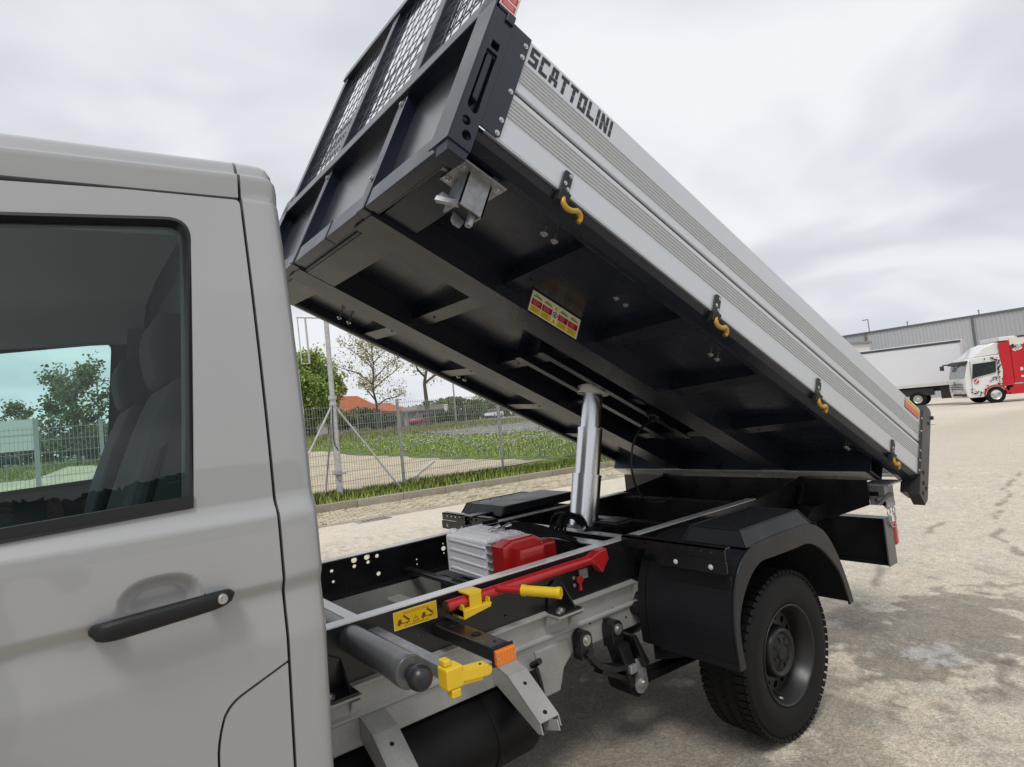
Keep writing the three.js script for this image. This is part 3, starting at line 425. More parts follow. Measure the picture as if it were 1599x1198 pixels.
// side marker lamp on its arm
const mk = group('marker_lamp_arm', truck);
mesh('arm', [bx(1.035, 1.105, 0.765, 0.808, 0.506, 0.86, 0.006)], blackPaint, mk);
mesh('lamp_body', [bx(1.03, 1.112, 0.752, 0.81, 0.86, 0.868, 0.003)], plasticBlack, mk);
mesh('lamp_lens', [prism(rrect(1.034, 1.108, 0.757, 0.804, 0.006), 0.868, 0.884, 'z', { bevel: 0.004 }), ...Array.from({ length: 6 }, (_, i) => bx(1.042 + i * 0.011, 1.045 + i * 0.011, 0.765, 0.797, 0.883, 0.8855))], amber, mk);
mk.add(holeDot([1.075, 0.8095, 0.72], [0, 1, 0], 0.016), holeDot([1.06, 0.8095, 0.60], [0, 1, 0], 0.009), holeDot([1.075, 0.8095, 0.82], [0, 1, 0], 0.003));
each('lens_screw', [bolt([1.04, 0.78, 0.884], [0, 0, 1], 0.003), bolt([1.102, 0.78, 0.884], [0, 0, 1], 0.003)], steelBolt, mk);

// red safety lever clipped to the subframe
const lever = group('safety_prop_lever', truck);
mesh('bar', [rod([1.075, 0.862, 0.545], [1.80, 0.862, 0.535], 0.02, 20), prism([[1.78, 0.875], [1.83, 0.892], [1.875, 0.895], [1.885, 0.85], [1.84, 0.80], [1.815, 0.83], [1.79, 0.845]], 0.508, 0.556, 'z', { bevel: 0.006 }), rod([1.29, 0.872, 0.56], [1.345, 0.868, 0.665], 0.013, 16)], red, lever);
mesh('end_cap', rod([1.068, 0.862, 0.545], [1.077, 0.862, 0.545], 0.0185, 16), seal, lever);
mesh('yellow_grip', [rod([1.335, 0.869, 0.645], [1.40, 0.864, 0.77], 0.0185, 20), rod([1.335, 0.869, 0.645], [1.342, 0.8685, 0.658], 0.0205, 20), rod([1.396, 0.8645, 0.762], [1.404, 0.8638, 0.776], 0.0205, 20)], yellow, lever);
mesh('yellow_clip', [bx(1.15, 1.21, 0.885, 0.893, 0.508, 0.572, 0.002), bx(1.155, 1.205, 0.835, 0.888, 0.567, 0.575, 0.002), prism([[1.12, 0.842], [1.24, 0.842], [1.235, 0.828], [1.12, 0.812]], 0.508, 0.585, 'z', { bevel: 0.002 }), bx(1.12, 1.235, 0.86, 0.867, 0.507, 0.513), bx(1.12, 1.126, 0.82, 0.86, 0.508, 0.58), bx(1.23, 1.236, 0.828, 0.86, 0.508, 0.58)], yellow, lever);
mesh('red_tab', [prism([...circ(1.737, 0.79, 0.017, 14), [1.745, 0.745], [1.73, 0.745]].sort((a, b) => Math.atan2(a[1] - 0.775, a[0] - 1.737) - Math.atan2(b[1] - 0.775, b[0] - 1.737)), 0.508, 0.524, 'z', { bevel: 0.004 })], red, lever);
mesh('type_plate', [bx(1.745, 1.795, 0.785, 0.825, 0.507, 0.509)], galv, lever);
each('rivet', [[1.715, 0.80], [1.715, 0.77]].map(([x, y]) => bolt([x, y, 0.506], [0, 0, 1], 0.005)), steelBolt, lever);

// ----- printed stickers -----
function canvasTex(w, h, draw) { const c = document.createElement('canvas'); c.width = w; c.height = h; draw(c.getContext('2d'), w, h); const t = new THREE.CanvasTexture(c); t.colorSpace = THREE.SRGBColorSpace; t.anisotropy = 8; return t; }
function plate(name, w, h, t, parent, m = {}) { const g = new THREE.PlaneGeometry(w, h); const o = new THREE.Mesh(g, M([1, 1, 1], 0.4, 0, { map: t, ...m })); o.name = name; o.castShadow = o.receiveShadow = true; parent.add(o); return o; }
{
  const t = canvasTex(512, 180, (c, w, h) => {
    c.fillStyle = '#e3b50e'; c.fillRect(0, 0, w, h); c.strokeStyle = '#f3e3a0'; c.lineWidth = 8; c.strokeRect(2, 2, w - 4, h - 4); c.fillStyle = '#6a4a08'; c.strokeStyle = '#6a4a08'; c.lineWidth = 8;
    const truckIcon = (x) => { c.fillRect(x, 122, 150, 10); c.beginPath(); c.moveTo(x + 4, 122); c.lineTo(x + 22, 82); c.lineTo(x + 52, 82); c.lineTo(x + 56, 122); c.fill(); c.save(); c.translate(x + 140, 118); c.rotate(0.72); c.fillRect(-92, -18, 92, 22); c.restore(); for (const q of [25, 115]) { c.beginPath(); c.arc(x + q, 138, 9, 0, 7); c.fill(); } };
    truckIcon(36); truckIcon(318);
    c.lineWidth = 6; c.beginPath(); c.moveTo(255, 88); c.lineTo(290, 140); c.lineTo(220, 140); c.closePath(); c.stroke(); c.fillRect(252, 104, 6, 18); c.fillRect(252, 126, 6, 6);
    c.lineWidth = 5; const r = rng(3); for (const y of [24, 38, 152, 164]) { let x = 120; while (x < 400) { const l = 8 + r() * 26; c.fillRect(x, y, l, 5); x += l + 7; } }
  });
  const p = plate('warning_sticker', 0.166, 0.06, t, truck); p.position.set(0.975, 0.853, 0.5085); p.userData.label = 'yellow printed tipping warning sticker';
}
// ----- hydraulic power unit -----
const unit = group('hydraulic_power_unit', truck);
{
  const x0 = 1.475, x1 = 1.70, y0 = 0.79, y1 = 0.975, z0 = -0.10, z1 = 0.235, ribs = [];
  for (let i = 0; i < 4; i++) ribs.push(prism([[z0 + 0.03, y0 + 0.03 + i * 0.042], [z1 - 0.015, y0 + 0.02 + i * 0.042], [z1 - 0.015, y0 + 0.028 + i * 0.042], [z0 + 0.05, y0 + 0.04 + i * 0.042]], x0 - 0.0035, x0 + 0.005, 'x', { bevel: 0.002 }));
  for (let i = 0; i < 4; i++) ribs.push(bx(x0 + 0.03 + i * 0.05, x0 + 0.045 + i * 0.05, y1 - 0.004, y1 + 0.006, z0 + 0.02, z1 - 0.02, 0.004));
  mesh('oil_tank', [bx(x0, x1, y0, y1, z0, z1 - 0.012, 0.018), ...ribs, prism(rrect(x0 + 0.004, x1 - 0.004, y0 + 0.004, y1 - 0.004, 0.014), z1 - 0.02, z1 - 0.004, 'z'), lathe([[0.0001, 0.02], [0.018, 0.018], [0.02, 0]], 'y', 14).translate(x0 + 0.03, y1, z0 + 0.03)], whitePlastic, unit);
  const g = []; for (let i = 0; i < 5; i++) g.push(bx(x0 + 0.002, x1 - 0.006, y0 + 0.012 + i * 0.034, y0 + 0.03 + i * 0.034, z1 - 0.004, z1 + 0.03, 0.003));
  mesh('valve_block', [...g, bx(x0 + 0.012, x1 - 0.02, y0 + 0.008, y1 - 0.012, z1 - 0.004, z1 + 0.022)], steelBolt, unit);
  mesh('motor_cover', [prism([[x0 + 0.0, y0 + 0.004], [x1 - 0.01, y0 + 0.004], [x1 - 0.01, y1 - 0.02], [x1 - 0.05, y1 + 0.002], [x0 + 0.055, y1 + 0.002], [x0 + 0.0, y1 - 0.02]], z1 + 0.03, z1 + 0.12, 'z', { bevel: 0.014 }), prism([[x0 + 0.04, y0 + 0.02], [x1 - 0.03, y0 + 0.02], [x1 - 0.03, y1 - 0.03], [x0 + 0.05, y1 - 0.03]], z1 + 0.1, z1 + 0.17, 'z', { bevel: 0.02 }), bx(x1 - 0.02, x1 + 0.12, y0 + 0.01, y1 - 0.05, z1 - 0.02, z1 + 0.07, 0.02), bx(x1 - 0.01, x1 + 0.2, y0 + 0.1, y1 - 0.02, z1 - 0.16, z1 - 0.09, 0.015)], red, unit);
  const hoses = []; for (let i = 0; i < 5; i++) hoses.push(tube([[1.62 + i * 0.012, 0.985, 0.10 + i * 0.02], [1.72, 0.995 - i * 0.01, 0.13 + i * 0.025], [1.86, 0.95 - i * 0.008, 0.19 + i * 0.03], [2.0, 0.87 - i * 0.01, 0.25 + i * 0.02]], 0.008, 24, 7));
  each('hose', hoses, rubber, unit);
  each('hose_fitting', [rod([1.60, 0.975, 0.09], [1.65, 0.992, 0.11], 0.013), rod([1.63, 0.975, 0.12], [1.69, 0.995, 0.14], 0.012), bx(1.60, 1.66, 0.972, 0.99, 0.10, 0.15, 0.004)], steelBolt, unit);
  mesh('mounting_plate', [bx(1.45, 1.78, 0.745, 0.752, -0.14, 0.46), bx(1.46, 1.5, 0.752, 0.785, 0.0, 0.22, 0.006), bx(1.43, 1.47, 0.755, 0.775, -0.46, 0.44, 0.006)], blackPaint, unit);
  mesh('cable_tie', [bx(1.425, 1.46, 0.775, 0.79, 0.16, 0.20, 0.005)], M([0.75, 0.75, 0.75], 0.4), unit);
}
// ----- telescopic ram -----
const ram = group('hydraulic_ram', truck);
{
  const B = V(2.262, 0.80, 0), Tp = V(2.463, 1.585, 0), at = (t) => B.clone().lerp(Tp, t);
  mesh('ram_base', [rod(at(-0.02), at(0.085), 0.085, 28), rod([2.262, 0.82, -0.17], [2.262, 0.82, 0.17], 0.03, 16), bx(2.2, 2.33, 0.745, 0.80, -0.14, -0.09, 0.008), bx(2.2, 2.33, 0.745, 0.80, 0.09, 0.14, 0.008)], galv, ram);
  mesh('ram_sleeve', [rod(at(0.08), at(0.42), 0.079, 36), rod(at(0.415), at(0.425), 0.081, 36)], chrome, ram);
  mesh('ram_sleeve', [rod(at(0.42), at(0.735), 0.0685, 36), rod(at(0.73), at(0.74), 0.0705, 36)], chrome, ram);
  mesh('ram_sleeve', [rod(at(0.735), at(1.0), 0.056, 36)], chrome, ram);
  mesh('ram_head', [rod(at(0.985), at(1.03), 0.09, 30), rod(at(1.03), at(1.035), 0.082, 30)], capWhite, ram);
  mesh('ram_cradle', [bx(2.16, 2.37, 0.80, 0.87, 0.10, 0.13, 0.01), bx(2.36, 2.40, 0.80, 0.86, -0.16, 0.2, 0.008), bx(2.16, 2.19, 0.79, 0.84, -0.2, 0.2, 0.006), bx(2.32, 2.47, 0.80, 0.89, 0.06, 0.2, 0.012)], blackPaint, ram);
  const r = rng(9), c = []; for (let i = 0; i < 9; i++) c.push(tube([[2.05 + r() * 0.06, 0.86, -0.12 + r() * 0.2], [2.1 + r() * 0.05, 0.93 + r() * 0.03, -0.06 + r() * 0.12], [2.17, 0.91 + r() * 0.03, 0.02 + r() * 0.1], [2.19 + r() * 0.03, 0.84, 0.1 + r() * 0.05]], 0.007, 20, 6));
  mesh('hose_bundle', [...c, tube([[2.1, 0.84, 0.16], [2.15, 0.89, 0.18], [2.2, 0.86, 0.2], [2.24, 0.82, 0.16]], 0.012, 16)], rubber, ram);
  each('hose_fitting', [rod([2.02, 0.83, 0.14], [2.07, 0.845, 0.17], 0.016), rod([2.08, 0.82, 0.2], [2.13, 0.83, 0.22], 0.016), rod([2.02, 0.81, 0.05], [2.06, 0.83, 0.09], 0.014), rod([2.14, 0.86, 0.11], [2.2, 0.9, 0.12], 0.011)], steelBolt, ram);
  mesh('limit_cable', tube([[2.712, 1.397, 0.2], [2.56, 1.33, 0.2], [2.495, 1.20, 0.2], [2.50, 1.08, 0.2], [2.56, 0.98, 0.2], [2.68, 0.94, 0.2], [2.80, 0.95, 0.2]], 0.006, 40, 6), seal, ram);
}
// ----- mudguards -----
function mudguard(s) {
  const m = group('mudguard', truck);
  const Z = (a, b) => s > 0 ? [a, b] : [-b, -a];
  const ctl = [[2.035, 0.455], [2.028, 0.60], [2.05, 0.73], [2.105, 0.825], [2.20, 0.884], [2.33, 0.893], [2.55, 0.893], [2.70, 0.882], [2.82, 0.82], [2.92, 0.69], [2.99, 0.54], [3.02, 0.455]];
  const outer = new THREE.CatmullRomCurve3(ctl.map((p) => V(p[0], p[1], 0))).getPoints(44).map((p) => [p.x, p.y]);
  const innerA = outer.map(([x, y]) => { const dx = x - 2.505, dy = y - 0.352, l = Math.hypot(dx, dy); return [x - dx / l * 0.012, y - dy / l * 0.012]; });
  const lipA = outer.map(([x, y]) => { const dx = x - 2.505, dy = y - 0.352, l = Math.hypot(dx, dy); const w = 0.042 + 0.055 * sstep(0.6, 0.88, y); return [x - dx / l * w, y - dy / l * w * 0.9]; });
  mesh('arch', [prism([...outer, ...innerA.slice().reverse()], ...Z(0.66, 1.02), 'z'), prism([...outer, ...lipA.slice().reverse()], ...Z(1.02, 1.032), 'z', { bevel: 0.004 }), prism([[2.03, 0.45], [2.075, 0.45], [2.07, 0.475], [2.03, 0.475]], ...Z(0.66, 1.035), 'z', { bevel: 0.005 })], fenderPlastic, m);
  mesh('inner_liner', [prism([...outer, ...innerA.slice().reverse()], ...Z(0.56, 0.66), 'z'), prism(outer, ...Z(0.60, 0.606), 'z')], plasticBlack, m);
  // raised tool-box lid on top: a flat frustum
  const a = Z(0.73, 1.03), b = Z(0.76, 0.995), P = [], v = [[2.17, 0.886, a[0]], [2.70, 0.886, a[0]], [2.70, 0.886, a[1]], [2.17, 0.886, a[1]], [2.195, 0.948, b[0]], [2.66, 0.948, b[0]], [2.66, 0.948, b[1]], [2.195, 0.948, b[1]]];
  for (const [i, j, k, l] of [[4, 7, 6, 5], [0, 4, 5, 1], [1, 5, 6, 2], [2, 6, 7, 3], [3, 7, 4, 0]]) P.push(...v[i], ...v[j], ...v[k], ...v[i], ...v[k], ...v[l]);
  const g = new THREE.BufferGeometry(); g.setAttribute('position', new THREE.Float32BufferAttribute(P, 3)); g.computeVertexNormals();
  const e = []; for (const [i, j] of [[4, 5], [5, 6], [6, 7], [7, 4], [2, 6], [3, 7], [0, 4], [1, 5]]) e.push(rod(v[i], v[j], 0.004, 6));
  mesh('top_box', [g, ...e], fenderPlastic, m);
  each('top_stud', [0.1, 0.3, 0.5, 0.7].map((t) => [0.83, 0.93].map((z) => bolt([2.2 + t * 0.46, 0.948, s * z], [0, 1, 0], 0.005))).flat(1), plasticBlack, m);
  // perforated carrier rail with round holes
  const H = [], H2 = []; for (let i = 0; i < 8; i++) H.push(circ(s * (0.64 + i * 0.048), 0.895, 0.0085, 10));
  mesh('carrier_rail', [prism(rect(...Z(0.51, 1.03), 0.87, 0.915), 2.02, 2.026, 'x', { holes: H }), s > 0 ? bx(2.02, 2.06, 0.909, 0.915, 0.51, 1.03) : bx(2.02, 2.06, 0.909, 0.915, -1.03, -0.51), prism(rrect(...Z(0.70, 1.035), 0.815, 0.868, 0.012), 2.016, 2.022, 'x', {})], blackPaint, m);
  each('rivet', [[0.80, 0.838], [0.965, 0.838]].map(([z, y]) => bolt([2.016, y, s * z], [-1, 0, 0], 0.0065)), M([0.7, 0.7, 0.7], 0.4, 0.2), m);
  return m;
}
mudguard(1); mudguard(-1).name = 'mudguard_001';
// front flap of the near guard reaching in towards the spring
mesh('mud_flap', [prism([[0.60, 0.38], [0.79, 0.44], [1.02, 0.46], [1.02, 0.80], [0.66, 0.80], [0.60, 0.70]], 2.055, 2.062, 'x')], fenderPlastic, truck);
// perforated bracket on the far side
mesh('perforated_bracket', [prism(rect(2.0, 2.28, 0.86, 0.915), -0.74, -0.735, 'z', { holes: Array.from({ length: 7 }, (_, i) => rrect(2.02 + i * 0.038, 2.042 + i * 0.038, 0.876, 0.9, 0.005)) }), bx(2.0, 2.28, 0.915, 0.92, -0.735, -0.66)], blackPaint, truck);
mesh('far_tool_box', [prism([[2.15, 0.90], [2.78, 0.90], [2.75, 0.955], [2.18, 0.955]], -0.90, -0.56, 'z', { bevel: 0.012 })], fenderPlastic, truck);
// tail lamp board
const lb = group('tail_lamp_board', truck);
mesh('board', [bx(3.71, 3.735, 0.465, 0.722, 0.60, 0.955, 0.004), bx(3.66, 3.735, 0.716, 0.724, 0.60, 0.955), bx(3.66, 3.735, 0.463, 0.469, 0.60, 0.955), bx(3.60, 3.72, 0.52, 0.72, 0.5, 0.605, 0.01)], blackPaint, lb);
mesh('end_plate', bx(3.64, 3.745, 0.463, 0.728, 0.957, 0.966, 0.003), tubeGrey, lb);
mesh('tail_lamp', [bx(3.745, 3.79, 0.56, 0.69, 0.70, 0.975, 0.015), bx(3.735, 3.75, 0.5, 0.7, 0.62, 0.95)], redLens, lb);
each('clip', [bx(3.56, 3.62, 0.73, 0.75, 0.52, 0.58, 0.005), bolt([3.56, 0.71, 0.6], [-0.6, 0, 1], 0.009), bolt([3.50, 0.66, 0.56], [0, 0, 1], 0.012)], steelBolt, lb);

// ================= RAISED BED (local axes: s to the rear, n up from the chassis, z across) =================
const TH = 0.448445;
const bed = group('tipper_bed', truck); bed.rotation.z = -TH;
mesh('bed_floor', bx(-0.10, 3.18, 2.562, 2.570, -1.03, 1.03), bedPaint, bed);
for (const s of [1, -1]) {
  const q = s > 0 ? [0.31, 0.465] : [-0.46, -0.305];
  mesh('long_beam', [bx(-0.11, 3.02, 2.450, 2.455, ...q), bx(-0.11, 3.02, 2.455, 2.562, q[0], q[0] + 0.006), bx(-0.11, 3.02, 2.455, 2.562, q[1] - 0.006, q[1]), bx(-0.112, -0.108, 2.45, 2.562, ...q)], beamPaint, bed);
  const m = [[1.042, 2.553], [1.044, 2.542], [1.03, 2.527], [0.99, 2.512], [0.965, 2.512], [0.95, 2.52], [0.945, 2.56]].map(([z, n]) => [s * z, n]);
  mesh('side_rail', [prism(m, -0.09, 3.17, 'x', { bevel: 0.002 })], bedPaint, bed);
  mesh('rail_drip_edge', s > 0 ? bx(-0.06, 3.15, 2.5535, 2.556, 1.0, 1.052) : bx(-0.06, 3.15, 2.5535, 2.556, -1.052, -1.0), alu, bed);
}
for (const [i, s] of [0.53, 1.09, 1.665, 2.24].entries()) {
  const w = 0.04, arm = (z0, z1) => [prism([[z0, 2.50], [z1, 2.532], [z1, 2.562], [z0, 2.562]], s - w, s - w + 0.005, 'x'), prism([[z0, 2.50], [z1, 2.532], [z1, 2.562], [z0, 2.562]], s + w - 0.005, s + w, 'x'), bar([s, 2.5, z0], [s, 2.532, z1], 2 * w, 0.005)];
  mesh('outrigger', arm(0.466, 0.955), beamPaint, bed); mesh('outrigger', arm(-0.461, -0.955), beamPaint, bed);
  if (i !== 2) mesh('cross_beam', [bx(s - w, s + w, 2.495, 2.5, -0.304, 0.309), bx(s - w, s - w + 0.005, 2.5, 2.562, -0.304, 0.309), bx(s + w - 0.005, s + w, 2.5, 2.562, -0.304, 0.309)], beamPaint, bed);
  else for (const [a, b] of [[-0.304, -0.06], [0.14, 0.309]]) mesh('cross_beam', bx(s - w, s + w, 2.495, 2.562, a, b), beamPaint, bed);
  for (const z of [0.6, -0.62, -0.15]) { const n = z > 0.466 ? 2.5 + 0.032 * (z - 0.466) / 0.49 : z < -0.46 ? 2.5 + 0.032 * (-z - 0.461) / 0.49 : 2.495; bed.add(holeDot([s, n - 0.004, z], [0, 1, 0], 0.006)); }
}
// front members: folded plates flush with the beams
mesh('front_member', [bx(-0.075, 0.062, 2.452, 2.457, -0.304, 0.309), bx(-0.0895, -0.075, 2.456, 2.562, -0.304, 0.309), rod([-0.083, 2.4555, -0.29], [-0.083, 2.4555, 0.3], 0.005, 10), bx(0.057, 0.062, 2.457, 2.562, -0.304, 0.309)], beamPaint, bed);
mesh('front_member', [prism([[0.466, 2.47], [0.95, 2.50], [0.95, 2.562], [0.466, 2.562]], -0.08, 0.062, 'x', { bevel: 0.003 })], bedPaint, bed);
mesh('front_member', [prism([[-0.461, 2.47], [-0.95, 2.50], [-0.95, 2.562], [-0.461, 2.562]], -0.08, 0.062, 'x', { bevel: 0.003 })], bedPaint, bed);
mesh('rear_member_plate', bx(2.797, 2.943, 2.4455, 2.4495, -0.94, 0.92, 0), paleFlange, bed, 'pale underside plate of the rear cross member');  // pale plate set below the dark rear member
mesh('rear_member', [bx(2.80, 2.94, 2.451, 2.457, -0.95, 0.95), bx(2.795, 2.80, 2.452, 2.562, -0.95, 0.95), bx(2.94, 2.945, 2.452, 2.562, -0.95, 0.95)], beamPaint, bed);
// ram cradle channels in the middle
for (const [z0, z1] of [[-0.06, -0.03], [0.12, 0.15]]) mesh('cradle_channel', [bx(1.0, 2.25, 2.470, 2.475, z0, z1 + 0.01), bx(1.0, 2.25, 2.475, 2.562, z0, z0 + 0.006)], beamPaint, bed);
mesh('ram_socket', [bx(1.42, 1.64, 2.515, 2.562, -0.03, 0.12, 0.01), bx(1.66, 1.74, 2.482, 2.5, 0.15, 0.22, 0.006)], beamPaint, bed);
each('channel_bolt', Array.from({ length: 9 }, (_, i) => bolt([1.12 + i * 0.055, 2.52, 0.118], [0, 0, -1], 0.006)).concat([[0.86, 0.75], [0.92, 0.75], [1.25, 0.28], [1.29, 0.28]].map(([s, z]) => bolt([s, 2.56, z], [0, -1, 0], 0.008))), steelBolt, bed);
mesh('cable_anchor', [bx(1.80, 1.86, 2.44, 2.50, 0.17, 0.23, 0.01), bx(1.66, 1.82, 2.496, 2.502, 0.14, 0.26), rod([1.83, 2.42, 0.2], [1.83, 2.45, 0.2], 0.02)], blackPaint, bed);
for (const [s, z] of [[0.36, 0.86], [0.41, 0.86], [1.38, 0.86], [1.43, 0.86], [0.30, -0.86], [0.36, -0.86], [1.15, -0.86], [1.2, -0.86], [2.6, 0.9], [2.63, 0.9]]) mesh('hanging_bolt', [rod([s, 2.56, z], [s, 2.515, z], 0.004, 8), bolt([s, 2.527, z], [0, -1, 0], 0.009)].flat(), steelBolt, bed);
// dropside boards: two ribbed aluminium planks a side
function plankProfile(n0, n1, ribs, out, inn) { const p = [[inn, n0], [inn, n1], [out - 0.006, n1], [out - 0.0012, n1 - 0.002], [out, n1 - 0.006]]; for (const r of ribs.slice().sort((a, b) => b - a)) p.push([out, r + 0.0042], [out + 0.0026, r + 0.0022], [out + 0.0034, r], [out + 0.0026, r - 0.0018], [out - 0.0012, r - 0.003], [out - 0.0012, r - 0.0052]); p.push([out, n0 + 0.006], [out - 0.0012, n0 + 0.002], [out - 0.006, n0]); return p; }
for (const s of [1, -1]) for (const [n0, n1, ribs] of [[2.558, 2.741, [2.655, 2.668, 2.681, 2.694, 2.707, 2.72]], [2.752, 2.955, [2.795, 2.808, 2.821, 2.834, 2.847, 2.86]]]) {
  let p = plankProfile(n0, n1, ribs, 1.05, 1.02).map(([z, n]) => [s * z, n]); mesh('side_board_plank', prism(p, -0.04, 3.17, 'x'), alu, bed);
}
for (const s of [1, -1]) mesh('plank_joint', s > 0 ? bx(-0.04, 3.17, 2.735, 2.757, 1.022, 1.040) : bx(-0.04, 3.17, 2.735, 2.757, -1.040, -1.022), seal, bed);
// lettering on the upper plank, cut in block strokes
{
  const L = { S: [[0, 0, 3, 0.9], [2, 0.9, 3, 1.85], [0, 1.85, 3, 2.75], [0, 2.75, 1, 3.7], [0, 3.7, 3, 4.6]], C: [[0, 0, 3, 0.9], [0, 0.9, 1, 2], [0, 2.35, 1, 3.7], [0, 3.7, 3, 4.6]], A: [[0, 0, 1, 1.8], [2, 0, 3, 1.8], [0.35, 2.1, 1.25, 4.6], [1.75, 2.1, 2.65, 4.6], [1.25, 3.8, 1.75, 4.6], [1, 1.1, 2, 1.8]], T: [[0, 3.7, 3, 4.6], [1, 2.1, 2, 3.7], [1, 0, 2, 1.8]], O: [[0, 0, 3, 0.9], [0, 3.7, 3, 4.6], [0, 0.9, 1, 1.9], [2, 0.9, 3, 1.9], [0, 2.2, 1, 3.7], [2, 2.2, 3, 3.7]], L: [[0, 0, 3, 0.9], [0, 0.9, 1, 1.9], [0, 2.2, 1, 4.6]], I: [[0, 0, 1, 1.9], [0, 2.2, 1, 4.6]], N: [[0, 0, 1, 1.9], [0, 2.2, 1, 4.6], [2, 0, 3, 1.9], [2, 2.2, 3, 4.6]] };
  const u = 0.0118, un = 0.0142, gs = []; let x = 0.002;
  for (const ch of 'SCATTOLINI') {
    for (const [a, b, c, d] of L[ch]) gs.push(bx(x + a * u, x + c * u, 2.876 + b * un, 2.876 + d * un, 1.0505, 1.0515));
    if (ch === 'N') gs.push(prism([[x + u, 2.876 + 3.2 * un], [x + 2 * u, 2.876], [x + 2 * u, 2.876 + 1.4 * un], [x + u, 2.876 + 4.6 * un]], 1.0505, 1.0515, 'z'));
    x += (ch === 'I' ? 1.75 : 3.75) * u;
  }
  mesh('board_lettering', gs, M([0.012, 0.013, 0.016], 0.4), bed, 'black block lettering on the side board');
}
// front corner pillar, pressed slot and holes
for (const s of [1, -1]) {
  const pz = (a, b) => s > 0 ? [a, b] : [-b, -a], slot = roundPoly([[-0.142, 2.575, 0.018], [-0.103, 2.57, 0.018], [-0.103, 2.80, 0.006], [-0.142, 2.80, 0.006]]);
  const holes = [slot, circ(-0.128, 2.535, 0.0145, 14), circ(-0.112, 2.492, 0.0155, 14), rrect(-0.134, -0.106, 2.812, 2.84, 0.004)];
  mesh('corner_pillar', [prism([[-0.16, 2.45], [-0.085, 2.45], [-0.085, 2.955], [-0.16, 2.955]], ...pz(1.048, 1.06), 'z', { holes, bevel: 0.002 }), bx(-0.16, -0.085, 2.45, 2.955, ...pz(0.97, 1.03), 0), bx(-0.165, -0.16, 2.45, 3.09, ...pz(0.955, 1.06)), prism([[-0.16, 2.452], [-0.085, 2.452], [-0.09, 2.42], [-0.15, 2.42]], ...pz(0.99, 1.055), 'z', { bevel: 0.003 }), bx(-0.118, -0.088, 2.93, 2.965, ...pz(1.06, 1.068), 0.003)], bedPaint, bed);
  mesh('pillar_pressing', [prism(inset(slot, 0.009).map(([x, y]) => [x, y < 2.6 ? y + 0.04 : y]), ...pz(1.03, 1.052), 'z', { bevel: 0.004 })], bedPaint, bed);
  mesh('rivet_plate', [prism([[-0.084, 2.556], [-0.022, 2.556], [-0.01, 2.568], [-0.01, 2.955], [-0.084, 2.955]], ...pz(1.0505, 1.056), 'z', { bevel: 0.0015 })], bedPaint, bed);
  each('rivet', [2.572, 2.62, 2.73, 2.87, 2.915].map((n, i) => bolt([-0.024, n, s * 1.056], [0, 0, s], 0.0055)), steelBolt, bed);
  // rear post
  mesh('rear_post', [prism([[3.172, 2.44], [3.255, 2.40], [3.29, 2.44], [3.29, 2.985], [3.26, 3.0], [3.20, 3.0], [3.172, 2.955]], ...pz(1.0, 1.062), 'z', { bevel: 0.003 }), bx(3.155, 3.175, 2.556, 2.955, ...pz(1.0505, 1.056)), bx(3.17, 3.30, 2.45, 2.98, ...pz(0.96, 1.0))], M([0.03, 0.031, 0.033], 0.45, 0, { roughnessMap: tSmudge }), bed);
  each('rivet', [2.58, 2.64, 2.70, 2.82, 2.90].map((n) => bolt([3.165, n, s * 1.056], [0, 0, s], 0.005)), steelBolt, bed);
  for (const [a, n, r] of [[3.215, 2.52, 0.012], [3.255, 2.50, 0.01], [3.215, 2.46, 0.012], [3.205, 2.58, 0.012], [3.25, 2.90, 0.010]]) bed.add(holeDot([a, n, s * 1.063], [0, 0, s], r));
  mesh('post_latch', [rod([3.30, 2.955, s * 1.02], [3.30, 2.955, s * 1.07], 0.012, 12)], blackPaint, bed);
}
// tailboard
for (const [a, b] of [[2.56, 2.742], [2.752, 2.955]]) mesh('tailboard_plank', bx(3.215, 3.245, a, b, -0.955, 0.955, 0.004), alu, bed);
// drop-side catches with yellow hooks
for (const s of [0.262, 1.11, 1.95, 2.797]) {
  mesh('catch_strap', [prism(roundPoly([[s - 0.02, 2.545], [s + 0.02, 2.545], [s + 0.018, 2.632, 0.008], [s - 0.018, 2.632, 0.008]]), 1.0505, 1.058, 'z', { bevel: 0.0015 }), prism([[1.035, 2.508], [1.062, 2.515], [1.07, 2.55], [1.058, 2.562], [1.04, 2.55]], s - 0.022, s + 0.022, 'x', { bevel: 0.003 })], M([0.02, 0.02, 0.021], 0.45, 0.3), bed);
  each('catch_rivet', [[0.008, 2.62], [-0.006, 2.585], [0.01, 2.57]].map(([d, n]) => bolt([s + d, n, 1.058], [0, 0, 1], 0.0045)), steelBolt, bed);
  mesh('yellow_hook', [tube([[s + 0.0, 2.54, 1.056], [s + 0.004, 2.512, 1.062], [s + 0.02, 2.503, 1.064], [s + 0.045, 2.508, 1.064], [s + 0.062, 2.52, 1.062], [s + 0.08, 2.521, 1.058], [s + 0.09, 2.508, 1.054], [s + 0.086, 2.496, 1.05]], 0.0092, 36, 8)], hookYellow, bed);
}
